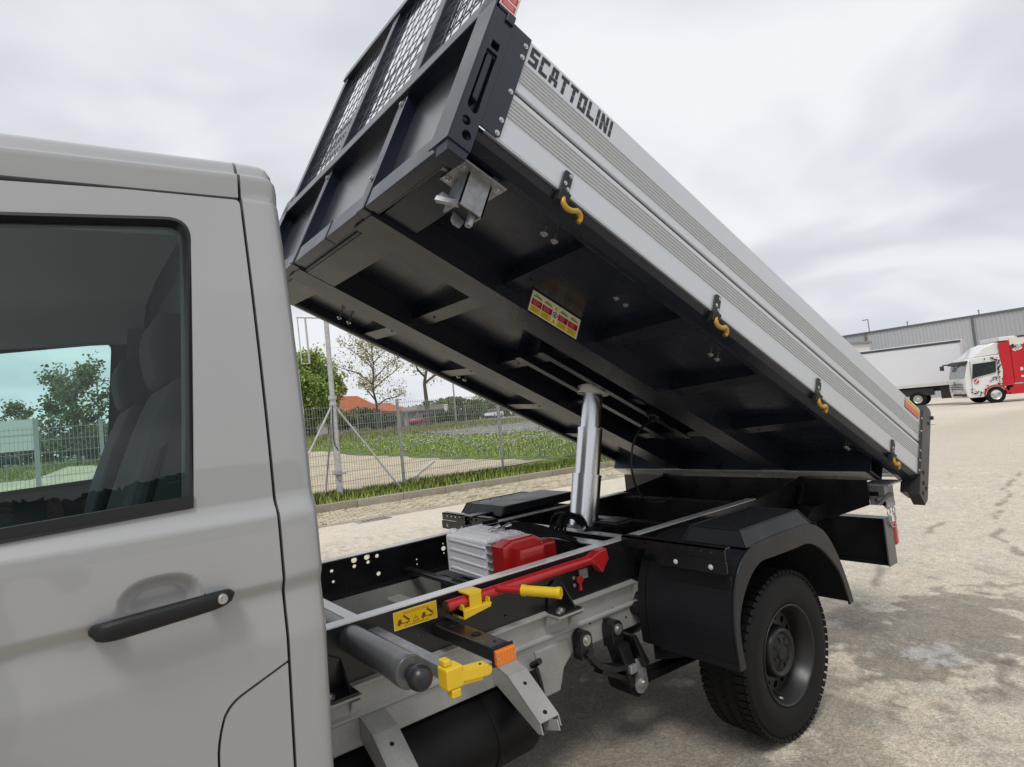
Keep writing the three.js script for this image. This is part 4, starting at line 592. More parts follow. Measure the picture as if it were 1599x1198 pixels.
// galvanised corner lock brackets: front corner and rear hinge
function galvBracket(name, s0, z0, n0, depth) {
  const g = [bx(s0 - 0.075, s0 + 0.085, n0, n0 + 0.006, z0 - 0.075, z0 + 0.075), bx(s0 - 0.04, s0 - 0.034, n0 - depth, n0, z0 - 0.045, z0 + 0.045), bx(s0 + 0.044, s0 + 0.05, n0 - depth, n0, z0 - 0.045, z0 + 0.045), bx(s0 - 0.04, s0 + 0.05, n0 - depth, n0, z0 + 0.039, z0 + 0.045)];
  g.push(prism([[s0 - 0.015, n0 - depth - 0.02], [s0 - 0.005, n0 - depth - 0.03], [s0 + 0.02, n0 - depth - 0.03], [s0 + 0.03, n0 - depth], [s0 - 0.015, n0 - depth + 0.01]], z0 - 0.03, z0 - 0.022, 'z', { bevel: 0.002 }), bx(s0 + 0.018, s0 + 0.038, n0 - depth - 0.035, n0 - depth + 0.02, z0 + 0.005, z0 + 0.028, 0.006), bx(s0 - 0.075, s0 - 0.045, n0 - depth * 0.8, n0 - depth * 0.62, z0 - 0.045, z0 - 0.015, 0.005), bar([s0 - 0.08, n0 - depth * 0.86, z0 - 0.03], [s0 - 0.03, n0 - depth * 0.95, z0 + 0.03], 0.016, 0.016));
  mesh(name, g, galv, bed);
  each('bolt', [[-0.06, -0.05], [-0.06, 0.04], [0.07, 0.05], [0.07, -0.05]].map(([a, b]) => [...bolt([s0 + a, n0, z0 + b], [0, -1, 0], 0.009), ...bolt([s0 + a, n0 + 0.006, z0 + b], [0, 1, 0], 0.008)]), steelBolt, bed);
}
galvBracket('lock_bracket', 0.02, 0.90, 2.487, 0.115);
mesh('lock_spring_clip', [prism([[-0.09, 2.56], [-0.05, 2.55], [-0.03, 2.50], [-0.08, 2.49], [-0.10, 2.52]], 0.86, 0.875, 'z', { bevel: 0.003 }), rod([-0.10, 2.52, 0.93], [-0.06, 2.53, 0.96], 0.012)], galv, bed);
// headboard
const headX = [-0.16, -0.1];
for (const [a, b] of [[-1.05, -0.46], [-0.305, 0.31], [0.465, 0.97]]) {
  mesh('headboard_panel', [bx(-0.10, -0.096, 2.46, 3.0, a, b)], M([0.03, 0.034, 0.043], 0.24, 0, { clearcoat: 0.6, clearcoatRoughness: 0.22 }), bed);
}
for (const [z0, z1] of [[-0.36, -0.30], [0.405, 0.465], [-1.06, -1.0]]) mesh('headboard_post', [bx(-0.15, -0.09, 2.455, 4.08, z0, z1, 0.004)], bedPaint, bed);
mesh('headboard_post', [bx(-0.15, -0.09, 2.96, 4.08, 1.0, 1.06, 0.004)], bedPaint, bed);
for (const [n0, n1, d] of [[2.985, 3.05, -0.165], [4.03, 4.09, -0.16]]) mesh('headboard_rail', bx(d, -0.095, n0, n1, -1.06, 1.06, 0.004), bedPaint, bed);
each('headboard_foot', [bx(-0.145, -0.09, 2.46, 2.545, -1.04, -0.365, 0.004), bx(-0.145, -0.09, 2.46, 2.545, -0.295, 0.40, 0.004), bx(-0.145, -0.09, 2.46, 2.545, 0.47, 0.97, 0.004)], bedPaint, bed);
each('headboard_seam', [bx(-0.147, -0.1, 2.459, 2.546, 0.09, 0.094), bx(-0.147, -0.1, 2.459, 2.546, -0.7, -0.696)], gapDark, bed);
each('post_bolt', [[2.95, 0.435], [2.95, -0.33], [2.6, 0.435], [2.47, -0.33]].map(([n, z]) => bolt([-0.15, n, z], [-1, 0, 0], 0.009)), steelBolt, bed);
// wire guards in the upper openings, doubled in the depth of the frame
for (const [a, b] of [[-1.0, -0.36], [-0.30, 0.405], [0.465, 1.0]]) {
  const g = []; for (const [s, n0, n1, ofs] of [[-0.128, 3.12, 4.03, 0], [-0.104, 3.30, 3.56, 0.03]]) {
    for (let z = a + 0.03 + ofs; z < b; z += 0.066) g.push(bx(s - 0.0015, s + 0.0015, n0, n1, z - 0.003, z + 0.003));
    for (let n = n0 + ofs; n < n1; n += 0.095) g.push(bx(s - 0.001, s + 0.002, n - 0.003, n + 0.003, a, b));
  }
  g.push(bx(-0.135, -0.09, 3.05, 3.10, a, b)); const o = mesh('wire_guard', g, bedPaint, bed); o.userData.kind = 'stuff';
}
// stickers on the bed
{
  const t1 = canvasTex(512, 176, (c, w, h) => {
    c.fillStyle = '#e9e4cf'; c.fillRect(0, 0, w, h); const r = rng(7);
    for (const x of [10, 118, 286, 394]) {
      c.fillStyle = '#a9b25a'; c.beginPath(); c.moveTo(x, 46); c.lineTo(x + 34, 14); c.lineTo(x + 92, 30); c.lineTo(x + 98, 52); c.lineTo(x + 50, 40); c.fill(); c.fillStyle = '#4a5a20'; c.fillRect(x + 22, 36, 60, 7);
      c.fillStyle = '#a01528'; c.fillRect(x + 2, 62, 102, 52); c.fillStyle = '#e0c63a'; c.fillRect(x + 2, 118, 102, 50);
      for (let k = 0; k < 4; k++) { c.fillStyle = '#e9a4a4'; c.fillRect(x + 18, 70 + k * 10, 40 + r() * 34, 3); c.fillStyle = '#8a7416'; c.fillRect(x + 12, 126 + k * 10, 50 + r() * 34, 3); }
    }
    c.fillStyle = '#efd64a'; c.beginPath(); c.moveTo(255, 10); c.lineTo(280, 52); c.lineTo(230, 52); c.fill(); c.beginPath(); c.moveTo(255, 118); c.lineTo(282, 166); c.lineTo(228, 166); c.fill(); c.fillStyle = '#222'; c.fillRect(252, 26, 6, 18); c.fillRect(251, 136, 8, 20);
    c.strokeStyle = '#2a2f66'; c.lineWidth = 7; c.beginPath(); c.arc(255, 88, 22, 0, 7); c.stroke(); c.fillStyle = '#4a4a70'; c.fillRect(246, 76, 16, 26);
  });
  const p = plate('safety_sticker', 0.295, 0.098, t1, bed); p.position.set(0.79, 2.507, 0.4665); p.userData.label = 'red, yellow and white safety sticker';
  const t2 = canvasTex(256, 64, (c, w, h) => { c.fillStyle = '#d8b23a'; c.fillRect(0, 0, w, 24); c.fillStyle = '#b5302a'; c.fillRect(0, 24, w, 40); c.fillStyle = '#e9d7b0'; for (let i = 0; i < 8; i++) { c.fillRect(10 + i * 30, 32, 20, 5); c.fillRect(14 + i * 30, 46, 16, 5); } c.fillStyle = '#c0392b'; for (let i = 0; i < 6; i++) c.fillRect(12 + i * 40, 8, 24, 6); });
  const q = plate('load_sticker', 0.2, 0.06, t2, bed); q.position.set(3.03, 2.912, 1.052); q.userData.label = 'small red and yellow load sticker';
  const t3 = canvasTex(128, 256, (c, w, h) => { c.fillStyle = '#d9c8c4'; c.fillRect(0, 0, w, h); c.fillStyle = '#b0202c'; c.fillRect(8, 150, 112, 46); c.fillRect(8, 206, 112, 42); c.fillRect(8, 8, 112, 50); c.fillStyle = '#d9c8c4'; for (let k = 0; k < 3; k++) { c.fillRect(20, 160 + k * 11, 86, 3); c.fillRect(20, 214 + k * 10, 86, 3); } c.strokeStyle = '#333'; c.lineWidth = 6; c.beginPath(); c.arc(44, 104, 24, 0, 7); c.stroke(); c.fillStyle = '#333'; c.fillRect(36, 94, 16, 20); c.beginPath(); c.moveTo(92, 88); c.lineTo(110, 122); c.lineTo(74, 122); c.fill(); });
  mesh('label_plate', [bx(-0.155, -0.093, 2.968, 3.12, 1.0602, 1.0625)], M([0.6, 0.56, 0.55], 0.45), bed);
  const k = plate('warning_label', 0.06, 0.15, t3, bed); k.position.set(-0.124, 3.044, 1.0632); k.userData.label = 'red and white warning label';
}
// rear lock bracket with pin and chain, hanging at the hinge
{
  const g = group('rear_lock', truck);
  mesh('bracket', [bx(3.66, 3.86, 0.905, 0.913, 0.86, 1.0), bx(3.70, 3.82, 0.775, 0.905, 0.955, 0.962), bx(3.70, 3.706, 0.79, 0.905, 0.88, 0.955), bx(3.814, 3.82, 0.775, 0.905, 0.88, 0.955), prism([[3.70, 0.79], [3.74, 0.765], [3.82, 0.775], [3.82, 0.80], [3.70, 0.81]], 0.945, 0.964, 'z')], galv, g);
  mesh('pin', [rod([3.66, 0.825, 0.93], [3.76, 0.845, 0.975], 0.012), rod([3.665, 0.80, 0.94], [3.70, 0.85, 0.98], 0.01)], tubeGrey, g);
  const rings = [new THREE.TorusGeometry(0.02, 0.003, 6, 18).translate(3.69, 0.755, 0.975), new THREE.TorusGeometry(0.018, 0.003, 6, 18).translate(3.81, 0.745, 0.955)];
  const pts = [[3.69, 0.735, 0.975], [3.70, 0.69, 0.975], [3.74, 0.665, 0.97], [3.78, 0.67, 0.965], [3.805, 0.70, 0.96], [3.81, 0.73, 0.955]], cv = new THREE.CatmullRomCurve3(pts.map((p) => V(...p)));
  for (let i = 0; i < 20; i++) { const p = cv.getPoint(i / 19), t = cv.getTangent(i / 19), k = new THREE.TorusGeometry(0.006, 0.0016, 5, 9); k.scale(1, 1.5, 1); if (i % 2) k.rotateY(Math.PI / 2); k.applyQuaternion(new THREE.Quaternion().setFromUnitVectors(V(0, 1, 0), t)); k.translate(p.x, p.y, p.z); rings.push(k); }
  mesh('chain', rings, steelBolt, g);
}
// ================= GROUND =================
const clamp = (x, a, b) => Math.max(a, Math.min(b, x));
const yardY = (x) => -0.016 * (clamp(x, -15, 80) - 2.5);
const kerbZ = (x) => -9.26 + 0.0474 * (x - 4.25), gutZ = (x) => -7.42 + 0.08 * (x - 3.56);
const northY = (x, z) => 0.16 + 0.92 * sstep(11, 46, -z);
const yardEdge = (x) => lerp(clamp(kerbZ(x), -14, -8) - 0.05, -110, sstep(27, 38, x));
const yardH = (x, z) => lerp(yardY(x), northY(x, z) + 0.1, x > 15 ? sstep(-26, -70, z) : 0);
function sheet(xs, zs, yf, cf) {
  const nx = xs.length, nz = zs.length, P = new Float32Array(nx * nz * 3), C = new Float32Array(nx * nz * 3), U = new Float32Array(nx * nz * 2), I = [];
  for (let j = 0; j < nz; j++) for (let i = 0; i < nx; i++) { const o = j * nx + i, x = xs[i], z = typeof zs[j] === 'function' ? zs[j](x) : zs[j]; P.set([x, yf(x, z), z], o * 3); C.set(cf(x, z), o * 3); U.set([x, z], o * 2); }
  for (let j = 0; j + 1 < nz; j++) for (let i = 0; i + 1 < nx; i++) { const a = j * nx + i, b = a + 1, c = a + nx, d = c + 1; I.push(a, c, b, b, c, d); }
  const g = new THREE.BufferGeometry(); g.setAttribute('position', new THREE.BufferAttribute(P, 3)); g.setAttribute('color', new THREE.BufferAttribute(C, 3)); g.setAttribute('uv', new THREE.BufferAttribute(U, 2)); g.setIndex(I); g.computeVertexNormals(); return g;
}
function rawStruct(name, g, m, label) { const o = new THREE.Mesh(g, m); o.name = numbered(name); o.receiveShadow = o.castShadow = true; o.userData = { kind: 'structure', label }; scene.add(o); return o; }
function axis(segs) { const o = []; for (const [a, b, st] of segs) { const n = Math.max(1, Math.round((b - a) / st)); for (let i = 0; i < n; i++) o.push(a + (b - a) * i / n); } o.push(segs.at(-1)[1]); return o; }
const tGravel = tex(1024, (u, v) => { // chippings set in dusty asphalt
  const a = vnoise(u * 340, v * 340, 41, 340), b = vnoise(u * 170, v * 170, 42, 170), c = fbm(u * 12, v * 12, 4, 43, 12), d = fbm(u * 60, v * 60, 3, 44, 60);
  let k = 0.885 + 0.17 * (a - 0.5) + 0.12 * (b - 0.5) + 0.06 * (c - 0.5) + 0.07 * (d - 0.5); if (b > 0.86) k *= 1.1; if (a < 0.07) k *= 0.72; const w = 0.03 * (c - 0.5);
  return [k + w, k, k - w * 1.2];
}, true, 0.55, 0.55);
const tGravelB = tex(512, (u, v) => 0.5 + 0.35 * (vnoise(u * 256, v * 256, 41, 256) - 0.5) + 0.5 * (vnoise(u * 110, v * 110, 42, 110) - 0.5), false, 0.9, 0.9);
const tSand = tex(512, (u, v) => { const a = vnoise(u * 200, v * 200, 61, 200), b = fbm(u * 8, v * 8, 5, 62, 8); const k = 0.84 + 0.16 * (a - 0.5) + 0.22 * (b - 0.5); return [k, k * 0.985, k * 0.96]; }, true, 0.35, 0.35);
const tGrass = tex(512, (u, v) => { const a = vnoise(u * 220, v * 60, 71, 220), b = fbm(u * 10, v * 10, 5, 72, 10), c = vnoise(u * 120, v * 120, 73, 120); const k = 0.62 + 0.4 * (a - 0.5) + 0.5 * (b - 0.5) + 0.25 * (c - 0.5); return [k * (0.95 + 0.3 * (b - 0.5)), k, k * 0.8]; }, true, 0.4, 0.4);
// stains, cracks and lime spills, each where it lies in the yard
const crackLines = [[[6.3, 0.95], [6.9, 0.62], [7.6, 0.5], [8.6, 0.2], [9.4, 0.12], [10.4, -0.1], [12, -0.25], [14, -1]], [[4.9, 0.35], [5.3, 0.2], [5.7, 0.22]], [[6.6, 0.1], [7.1, 0.0], [7.5, 0.03]], [[3.4, 1.45], [3.7, 1.38], [4.1, 1.44], [4.4, 1.36]]];
function segDist(x, z, L) { let m = 9; for (let i = 0; i + 1 < L.length; i++) { const [a, b] = L[i], [c, d] = L[i + 1], t = clamp(((x - a) * (c - a) + (z - b) * (d - b)) / ((c - a) ** 2 + (d - b) ** 2), 0, 1); m = Math.min(m, Math.hypot(x - a - t * (c - a), z - b - t * (d - b))); } return m; }
function yardCol(x, z) {
  let r = 0.73, g = 0.65, b = 0.53;
  const big = fbm(x * 0.16 + 9, z * 0.16, 4, 81), mid = fbm(x * 0.9, z * 0.9 + 4, 4, 82);
  let k = 1 + 0.18 * (big - 0.5) + 0.12 * (mid - 0.5);
  const near = x > -3 && x < 12 && z > -6 && z < 4.5;
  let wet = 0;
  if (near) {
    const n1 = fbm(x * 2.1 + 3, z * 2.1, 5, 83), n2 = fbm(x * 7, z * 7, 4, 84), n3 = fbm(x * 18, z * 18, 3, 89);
    // damp run-off past the wheel, plus a darker area under the truck
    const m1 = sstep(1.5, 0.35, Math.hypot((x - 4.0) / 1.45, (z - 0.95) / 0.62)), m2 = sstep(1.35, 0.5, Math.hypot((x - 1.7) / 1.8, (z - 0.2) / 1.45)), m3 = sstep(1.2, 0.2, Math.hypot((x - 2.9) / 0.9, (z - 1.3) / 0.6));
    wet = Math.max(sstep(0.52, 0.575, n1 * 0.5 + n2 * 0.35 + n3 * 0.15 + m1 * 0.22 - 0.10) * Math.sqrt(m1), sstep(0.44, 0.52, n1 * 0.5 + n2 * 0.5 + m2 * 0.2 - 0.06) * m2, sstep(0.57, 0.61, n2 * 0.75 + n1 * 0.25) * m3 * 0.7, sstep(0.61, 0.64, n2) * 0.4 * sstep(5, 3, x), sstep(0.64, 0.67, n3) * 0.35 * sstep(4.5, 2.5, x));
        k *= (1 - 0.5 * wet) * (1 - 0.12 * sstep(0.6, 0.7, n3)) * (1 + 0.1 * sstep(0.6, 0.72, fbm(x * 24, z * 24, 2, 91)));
    for (const L of crackLines) { const d = segDist(x + 0.08 * (vnoise(x * 5, z * 5, 85) - 0.5), z + 0.25 * (fbm(x * 3, z * 3, 3, 86) - 0.5), L); if (d < 0.06) k *= 1 - 0.45 * sstep(0.06, 0.01, d) * sstep(0.35, 0.55, fbm(x * 4, z * 9, 3, 87)); }
    let w = 0; for (const [cx, cz, rx, rz, th] of [[3.78, 1.07, 0.26, 0.20, 0.50], [3.93, 0.5, 0.13, 0.10, 0.44], [3.42, 1.12, 0.1, 0.07, 0.55], [2.72, 1.22, 0.22, 0.07, 0.58], [3.55, 0.83, 0.06, 0.05, 0.5]]) { const q = Math.hypot((x - cx) / rx, (z - cz) / rz); w = Math.max(w, sstep(th, th + 0.12, fbm(x * 9, z * 9, 4, 88) * 0.6 + fbm(x * 30, z * 30, 2, 90) * 0.25 + 0.3 * (1 - q)) * sstep(1.15, 0.6, q)); }
    r = lerp(r * k, 0.62, w * 0.8); g = lerp(g * k, 0.61, w * 0.8); b = lerp(b * k, 0.58, w * 0.8); k = 1;
    
  }
  const q = sstep(-4.5, -6, z) * 0.14; // paler concrete lane by the kerb
  return [r * k * (1 + q), g * k * (1 + q), b * k * (1 + q * 1.05)];
}
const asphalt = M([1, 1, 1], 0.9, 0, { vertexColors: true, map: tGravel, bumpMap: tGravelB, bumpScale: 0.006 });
{
  const xs = axis([[-420, -60, 40], [-60, -10, 5], [-10, 0.5, 0.5], [0.5, 5.6, 0.024], [5.6, 9, 0.035], [9, 15, 0.12], [15, 60, 1.5], [60, 500, 40]]), zs = axis([[-9.3, -6, 0.25], [-6, -1, 0.1], [-1, 2.1, 0.024], [2.1, 6, 0.3], [6, 40, 4], [40, 420, 40]]);
  const zz = zs.map((z) => z < -6.01 ? ((x) => lerp(yardEdge(x), -6, (z + 9.3) / 3.3)) : z);
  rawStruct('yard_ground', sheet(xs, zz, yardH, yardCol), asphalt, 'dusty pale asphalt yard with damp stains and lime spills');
}
const dirt = M([0.42, 0.37, 0.25], 0.95, 0, { map: tSand, bumpMap: tGravelB, bumpScale: 0.01 });
const grassM = M([0.5, 0.66, 0.17], 0.95, 0, { map: tGrass, bumpMap: tGravelB, bumpScale: 0.04 });
const field = (x) => x;
{
  const xs = axis([[-420, -60, 40], [-60, 70, 2.5], [70, 500, 40]]), zs = axis([[-500, -140, 40], [-140, -50, 6], [-50, -14, 1.2], [-14, -10, 0.25]]);
  for (let k = 0; k < zs.length; k++) { const z = zs[k]; if (z > -110) zs[k] = (x) => lerp(-110, yardEdge(x) - 0.05, (z + 110) / 100); }
  const fieldY = (x, z) => { const e = x > 27 ? sstep(-8, -40, z) : sstep(-9.7, -10.9, z); return lerp(yardY(x) + 0.13, northY(x, z) + (x > 11.5 ? 0.12 * fbm(x * 0.3, z * 0.3, 3, 95) : 0), e); };
  rawStruct('grass_field', sheet(xs, zs, fieldY, () => [1, 1, 1]), grassM, 'mown green field beyond the fence');
  // pale sand lot, its right edge running away from the fence
  const sx = axis([[-40, 11.2, 0.8]]), sz = axis([[-31, -14, 0.7], [-14, -10.55, 0.25]]);
  const mound = (x, z) => 0.62 * Math.exp(-(((x - 1.1) / 1.3) ** 2) - ((z + 27.2) / 1.6) ** 2) + 0.3 * Math.exp(-(((x + 3.4) / 1.8) ** 2) - ((z + 28.5) / 1.6) ** 2);
  rawStruct('sand_lot', sheet(sx, sz, (x, z) => fieldY(x, z) + 0.014 + mound(x, z) + 0.02 * fbm(x * 2, z * 2, 3, 96), () => [1, 1, 1]), M([0.82, 0.73, 0.56], 0.95, 0, { map: tSand, bumpMap: tGravelB, bumpScale: 0.02 }), 'bare pale sand lot behind the mesh fence');
  const edge = (z) => z > -27 ? lerp(18.6, 22.5, (z + 27) / 12) : z > -60 ? lerp(24, 18.6, (z + 60) / 33) : lerp(33, 24, (z + 96) / 36);
  const cg = sheet(axis([[0, 1, 0.04]]), axis([[-96, -15, 2]]), () => 0, () => [1, 1, 1]), cp = cg.attributes.position, cu = cg.attributes.uv;
  for (let i = 0; i < cp.count; i++) { const z = cp.getZ(i), x = lerp(edge(z), lerp(70, 33, sstep(-80, -25, z)), cp.getX(i)); cp.setXYZ(i, x, Math.max(northY(x, z) + 0.15, yardH(x, z) + 0.02), z); cu.setXY(i, x, z); } cg.computeVertexNormals();
  rawStruct('car_park', cg, M([0.3, 0.292, 0.28], 0.9, 0, { map: tGravel }), 'grey asphalt car park and road behind the field');
}
// kerb stones, edging stones and grass pavers
const concrete = [0, 1, 2].map((i) => M([0.46 + 0.05 * i, 0.425 + 0.046 * i, 0.36 + 0.04 * i], 0.92, 0, { map: tSand, bumpMap: tGravelB, bumpScale: 0.006 }));
const ka = Math.atan(0.0474), kerb = tag(group('kerb'), 'row of weathered concrete kerb stones below the fence', 'kerb'); kerb.userData.kind = 'structure'; delete kerb.userData.category;
{
  const stone = join(bx(-0.494, 0.494, -0.14, 0.14, -0.07, 0.07, 0.015)), edge = join(bx(-0.496, 0.496, -0.06, 0.022, -0.06, 0.06, 0.02)), r = rng(5);
  for (let i = -8; i < 24; i++) { const x = i + 0.4, o = new THREE.Mesh(stone, concrete[(r() * 3) | 0]); o.name = 'kerb_stone'; o.position.set(x, yardY(x) + 0.012 + r() * 0.008, kerbZ(x) + (r() - 0.5) * 0.012); o.rotation.y = -ka; o.rotation.z = -0.016; o.castShadow = o.receiveShadow = true; kerb.add(o); }
  for (let i = -8; i < 24; i++) { const x = i + 0.1, o = new THREE.Mesh(edge, concrete[2]); o.name = 'edging_stone'; o.position.set(x, yardY(x), gutZ(x) - 0.02); o.rotation.y = -Math.atan(0.08); o.rotation.z = -0.016; o.castShadow = o.receiveShadow = true; kerb.add(o); }
  const xs = axis([[-10, 26, 1]]); rawStruct('paver_bed', sheet(xs, [(x) => kerbZ(x) - 0.02, (x) => (kerbZ(x) + gutZ(x)) / 2, (x) => gutZ(x) + 0.02], (x) => yardY(x) + 0.004, () => [1, 1, 1]), dirt, 'sandy joints of the paver strip beside the kerb');
  const pv = join(bx(-0.1, 0.1, -0.04, 0.022, -0.05, 0.05, 0.012)), N = []; 
  for (let i = 0; i < 84; i++) for (let j = 0; j < 13; j++) { const x = 1 + i * 0.232 + (j % 2) * 0.116, t = (j + 0.7) / 13.4, z = lerp(gutZ(x) - 0.1, kerbZ(x) + 0.1, t); if (r() < 0.94) N.push([x, z]); }
  const im = new THREE.InstancedMesh(pv, M([1, 1, 1], 0.92, 0, { map: tSand }), N.length), q = new THREE.Object3D(), c = new THREE.Color();
  N.forEach(([x, z], i) => { q.position.set(x + (r() - 0.5) * 0.012, yardY(x) + (r() - 0.5) * 0.008, z + (r() - 0.5) * 0.01); q.rotation.set((r() - 0.5) * 0.05, -ka + (r() - 0.5) * 0.06, (r() - 0.5) * 0.05); q.updateMatrix(); im.setMatrixAt(i, q.matrix); const k = 0.8 + r() * 0.35; im.setColorAt(i, c.setRGB(0.66 * k, 0.6 * k, 0.47 * k)); });
  im.name = 'paver'; im.userData = { kind: 'stuff', label: 'small sandy grass pavers between the lane and the kerb' }; im.castShadow = im.receiveShadow = true; scene.add(im);
}
// drain grate in the lane
{
  const d = tag(group('drain_grate'), 'slotted pale drain grate in the lane by the pavers', 'drain'); const g = [], x0 = 4.02, x1 = 4.58, z = -7.28;
  for (let i = 0; i < 8; i++) g.push(bx(x0 + i * 0.075, x0 + 0.04 + i * 0.075, 0, 0.012, -0.17, 0.17, 0.004)); g.push(bx(x0 - 0.02, x1 + 0.02, 0, 0.012, -0.21, -0.165, 0.004), bx(x0 - 0.02, x1 + 0.02, 0, 0.012, 0.165, 0.21, 0.004));
  d.position.set(0, yardY(4.3), z); d.rotation.y = -0.0; mesh('grate', g, M([0.42, 0.4, 0.36], 0.7, 0.3, { map: tSand }), d); mesh('pit', bx(x0, x1, -0.02, 0.003, -0.17, 0.17), gapDark, d);
}
// ---------- grass blades ----------
function tuftGeo(n, h, sp, seed) { const r = rng(seed), P = [], N = []; for (let i = 0; i < n; i++) { const a = r() * 6.283, bxx = (r() - 0.5) * sp, bz = (r() - 0.5) * sp, hh = h * (0.55 + 0.6 * r()), w = 0.0035 + 0.004 * r(), ln = hh * (0.2 + 0.5 * r()), ca = Math.cos(a), sa = Math.sin(a); const L = [[-w, 0, 0], [w, 0, 0], [w * 0.8, hh * 0.6, ln * 0.35], [-w * 0.8, hh * 0.6, ln * 0.35], [0, hh, ln]].map(([x, y, z]) => [bxx + x * ca + z * sa, y, bz - x * sa + z * ca]); for (const k of [0, 1, 2, 0, 2, 3, 3, 2, 4]) { P.push(...L[k]); N.push(sa * 0.5, 0.8, ca * 0.5); } } const g = new THREE.BufferGeometry(); g.setAttribute('position', new THREE.Float32BufferAttribute(P, 3)); g.setAttribute('normal', new THREE.Float32BufferAttribute(N, 3)); return fin(g); }
const leafMat = (c) => M(c, 0.85);
function scatter(name, label, geo, m, pts, cols) {
  const im = new THREE.InstancedMesh(geo, m, pts.length), q = new THREE.Object3D(), c = new THREE.Color();
  pts.forEach((p, i) => { q.position.set(p[0], p[1], p[2]); q.rotation.set(0, p[3], 0); q.scale.setScalar(p[4]); q.updateMatrix(); im.setMatrixAt(i, q.matrix); im.setColorAt(i, c.setRGB(...cols(i))); });
  im.name = numbered(name); im.userData = { kind: 'stuff', label }; im.castShadow = im.receiveShadow = true; scene.add(im); return im;
}
{
  const r = rng(77), gc = () => { const k = 0.7 + 0.6 * r(), y = r(); return [lerp(0.19, 0.34, y * y) * k, lerp(0.24, 0.29, y) * k, lerp(0.06, 0.1, y) * k]; };
  const verge = []; for (let i = 0; i < 7500; i++) { const x = -2 + r() * 22, z = kerbZ(x) - 0.12 - Math.pow(r(), 1.3) * 0.95; verge.push([x, lerp(yardY(x) + 0.13, northY(x, z), sstep(-9.7, -10.9, z)) - 0.01, z, r() * 6.3, (0.5 + 0.9 * r()) * (0.7 + 0.8 * fbm(x * 1.3, z * 2, 2, 5))]); }
  scatter('verge_grass', 'ragged green grass strip along the kerb under the fence', tuftGeo(12, 0.12, 0.22, 3), leafMat([1, 1, 1]), verge, () => { const c = gc(); return [c[0] * 1.25, c[1] * 1.45, c[2] * 1.1]; });
  const joint = []; for (let i = 0; i < 900; i++) { const x = 2 + r() * 16, z = lerp(gutZ(x), kerbZ(x), r()); if (fbm(x * 1.5, z * 2.5, 3, 6) > 0.47) joint.push([x, yardY(x), z, r() * 6.3, 0.2 + 0.35 * r()]); }
  scatter('paver_weed', 'weeds sprouting in the joints of the pavers', tuftGeo(7, 0.16, 0.1, 4), leafMat([1, 1, 1]), joint, () => { const c = gc(); return [c[0] * 1.5, c[1] * 1.2, c[2]]; });
  const meadow = [], daisy = []; for (let i = 0; i < 26000; i++) { const t = Math.pow(r(), 0.6), x = 11.3 + r() * 12.5, z = -10.7 - r() * 26; if (x < 11.4 + 0.5 * fbm(z * 0.5, 3, 2, 8)) continue; const y = northY(x, z) + 0.12 * fbm(x * 0.3, z * 0.3, 3, 95); if (i % 11 === 0 && r() < 0.3 + 0.7 * sstep(13, 18, x)) daisy.push([x, y + 0.06 + 0.07 * r(), z, r() * 6.3, 0.7 + 0.6 * r()]); else meadow.push([x, y - 0.02, z, r() * 6.3, 0.7 + 1.0 * r()]); }
  scatter('meadow_grass', 'rough green meadow grass in the field behind the sand lot', tuftGeo(10, 0.085, 0.4, 8), leafMat([1, 1, 1]), meadow, () => { const c = gc(); return [c[0] * 1.7, c[1] * 2.1, c[2] * 1.3]; });
  scatter('daisy', 'small white daisies dotted over the meadow', fin(new THREE.IcosahedronGeometry(0.034, 0).scale(1, 0.5, 1)), M([0.75, 0.74, 0.66], 0.8), daisy, () => [1, 1, 1]);
  const back = []; for (let i = 0; i < 9000; i++) { const x = -14 + r() * 46, z = -31 - r() * 16; back.push([x, northY(x, z) + (x > 11.5 ? 0.12 * fbm(x * 0.3, z * 0.3, 3, 95) : 0) - 0.02, z, r() * 6.3, 0.9 + 1.2 * r()]); }
  scatter('bank_grass', 'long grass on the bank behind the sand lot', tuftGeo(8, 0.2, 0.45, 12), leafMat([1, 1, 1]), back, () => { const c = gc(); return [c[0] * 1.4, c[1] * 1.35, c[2] * 1.3]; });
}
// ---------- mesh fence ----------
const fenceGrey = M([0.3, 0.315, 0.31], 0.5, 0.35);
function meshFence(name, label, pts, h, pitch, base) {
  const f = tag(group(name), label, 'fence');
  for (let i = 0; i < pts.length; i++) {
    const [x, z] = pts[i], y = base(x, z); mesh('post', [bx(x - 0.03, x + 0.03, y - 0.1, y + h + 0.06, z - 0.02, z + 0.02, 0.004), bx(x - 0.034, x + 0.034, y + h + 0.06, y + h + 0.075, z - 0.024, z + 0.024), ...[0.25, 0.75, 1.25, 1.7].map((k) => bx(x - 0.02, x + 0.02, y + k * h / 1.83, y + k * h / 1.83 + 0.04, z + 0.02, z + 0.032))], fenceGrey, f);
    if (i + 1 < pts.length) {
      const [x2, z2] = pts[i + 1], y2 = base(x2, z2), g = [], n = Math.round(Math.hypot(x2 - x, z2 - z) / pitch), P = (t, k, o = 0) => [lerp(x, x2, t), lerp(y, y2, t) + k, lerp(z, z2, t) + 0.028 + o];
      for (let k = 1; k < n; k++) g.push(bar(P(k / n, 0.03), P(k / n, h + 0.03), 0.0056, 0.0056));
      for (let k = 0.05; k < h; k += 0.2) for (const o of [-0.007, 0.007]) g.push(bar(P(0.01, k, o), P(0.99, k, o), 0.0075, 0.0075));
      mesh('mesh_panel', g, fenceGrey, f).userData.kind = 'stuff';
    }
  }
}
meshFence('mesh_fence', 'grey double rod mesh fence along the kerb behind the truck', Array.from({ length: 11 }, (_, i) => [-7.64 + 2.82 * i, -10.12 + 0.018 * (i - 5)]), 1.86, 0.055, (x, z) => northY(x, z) + 0.02);
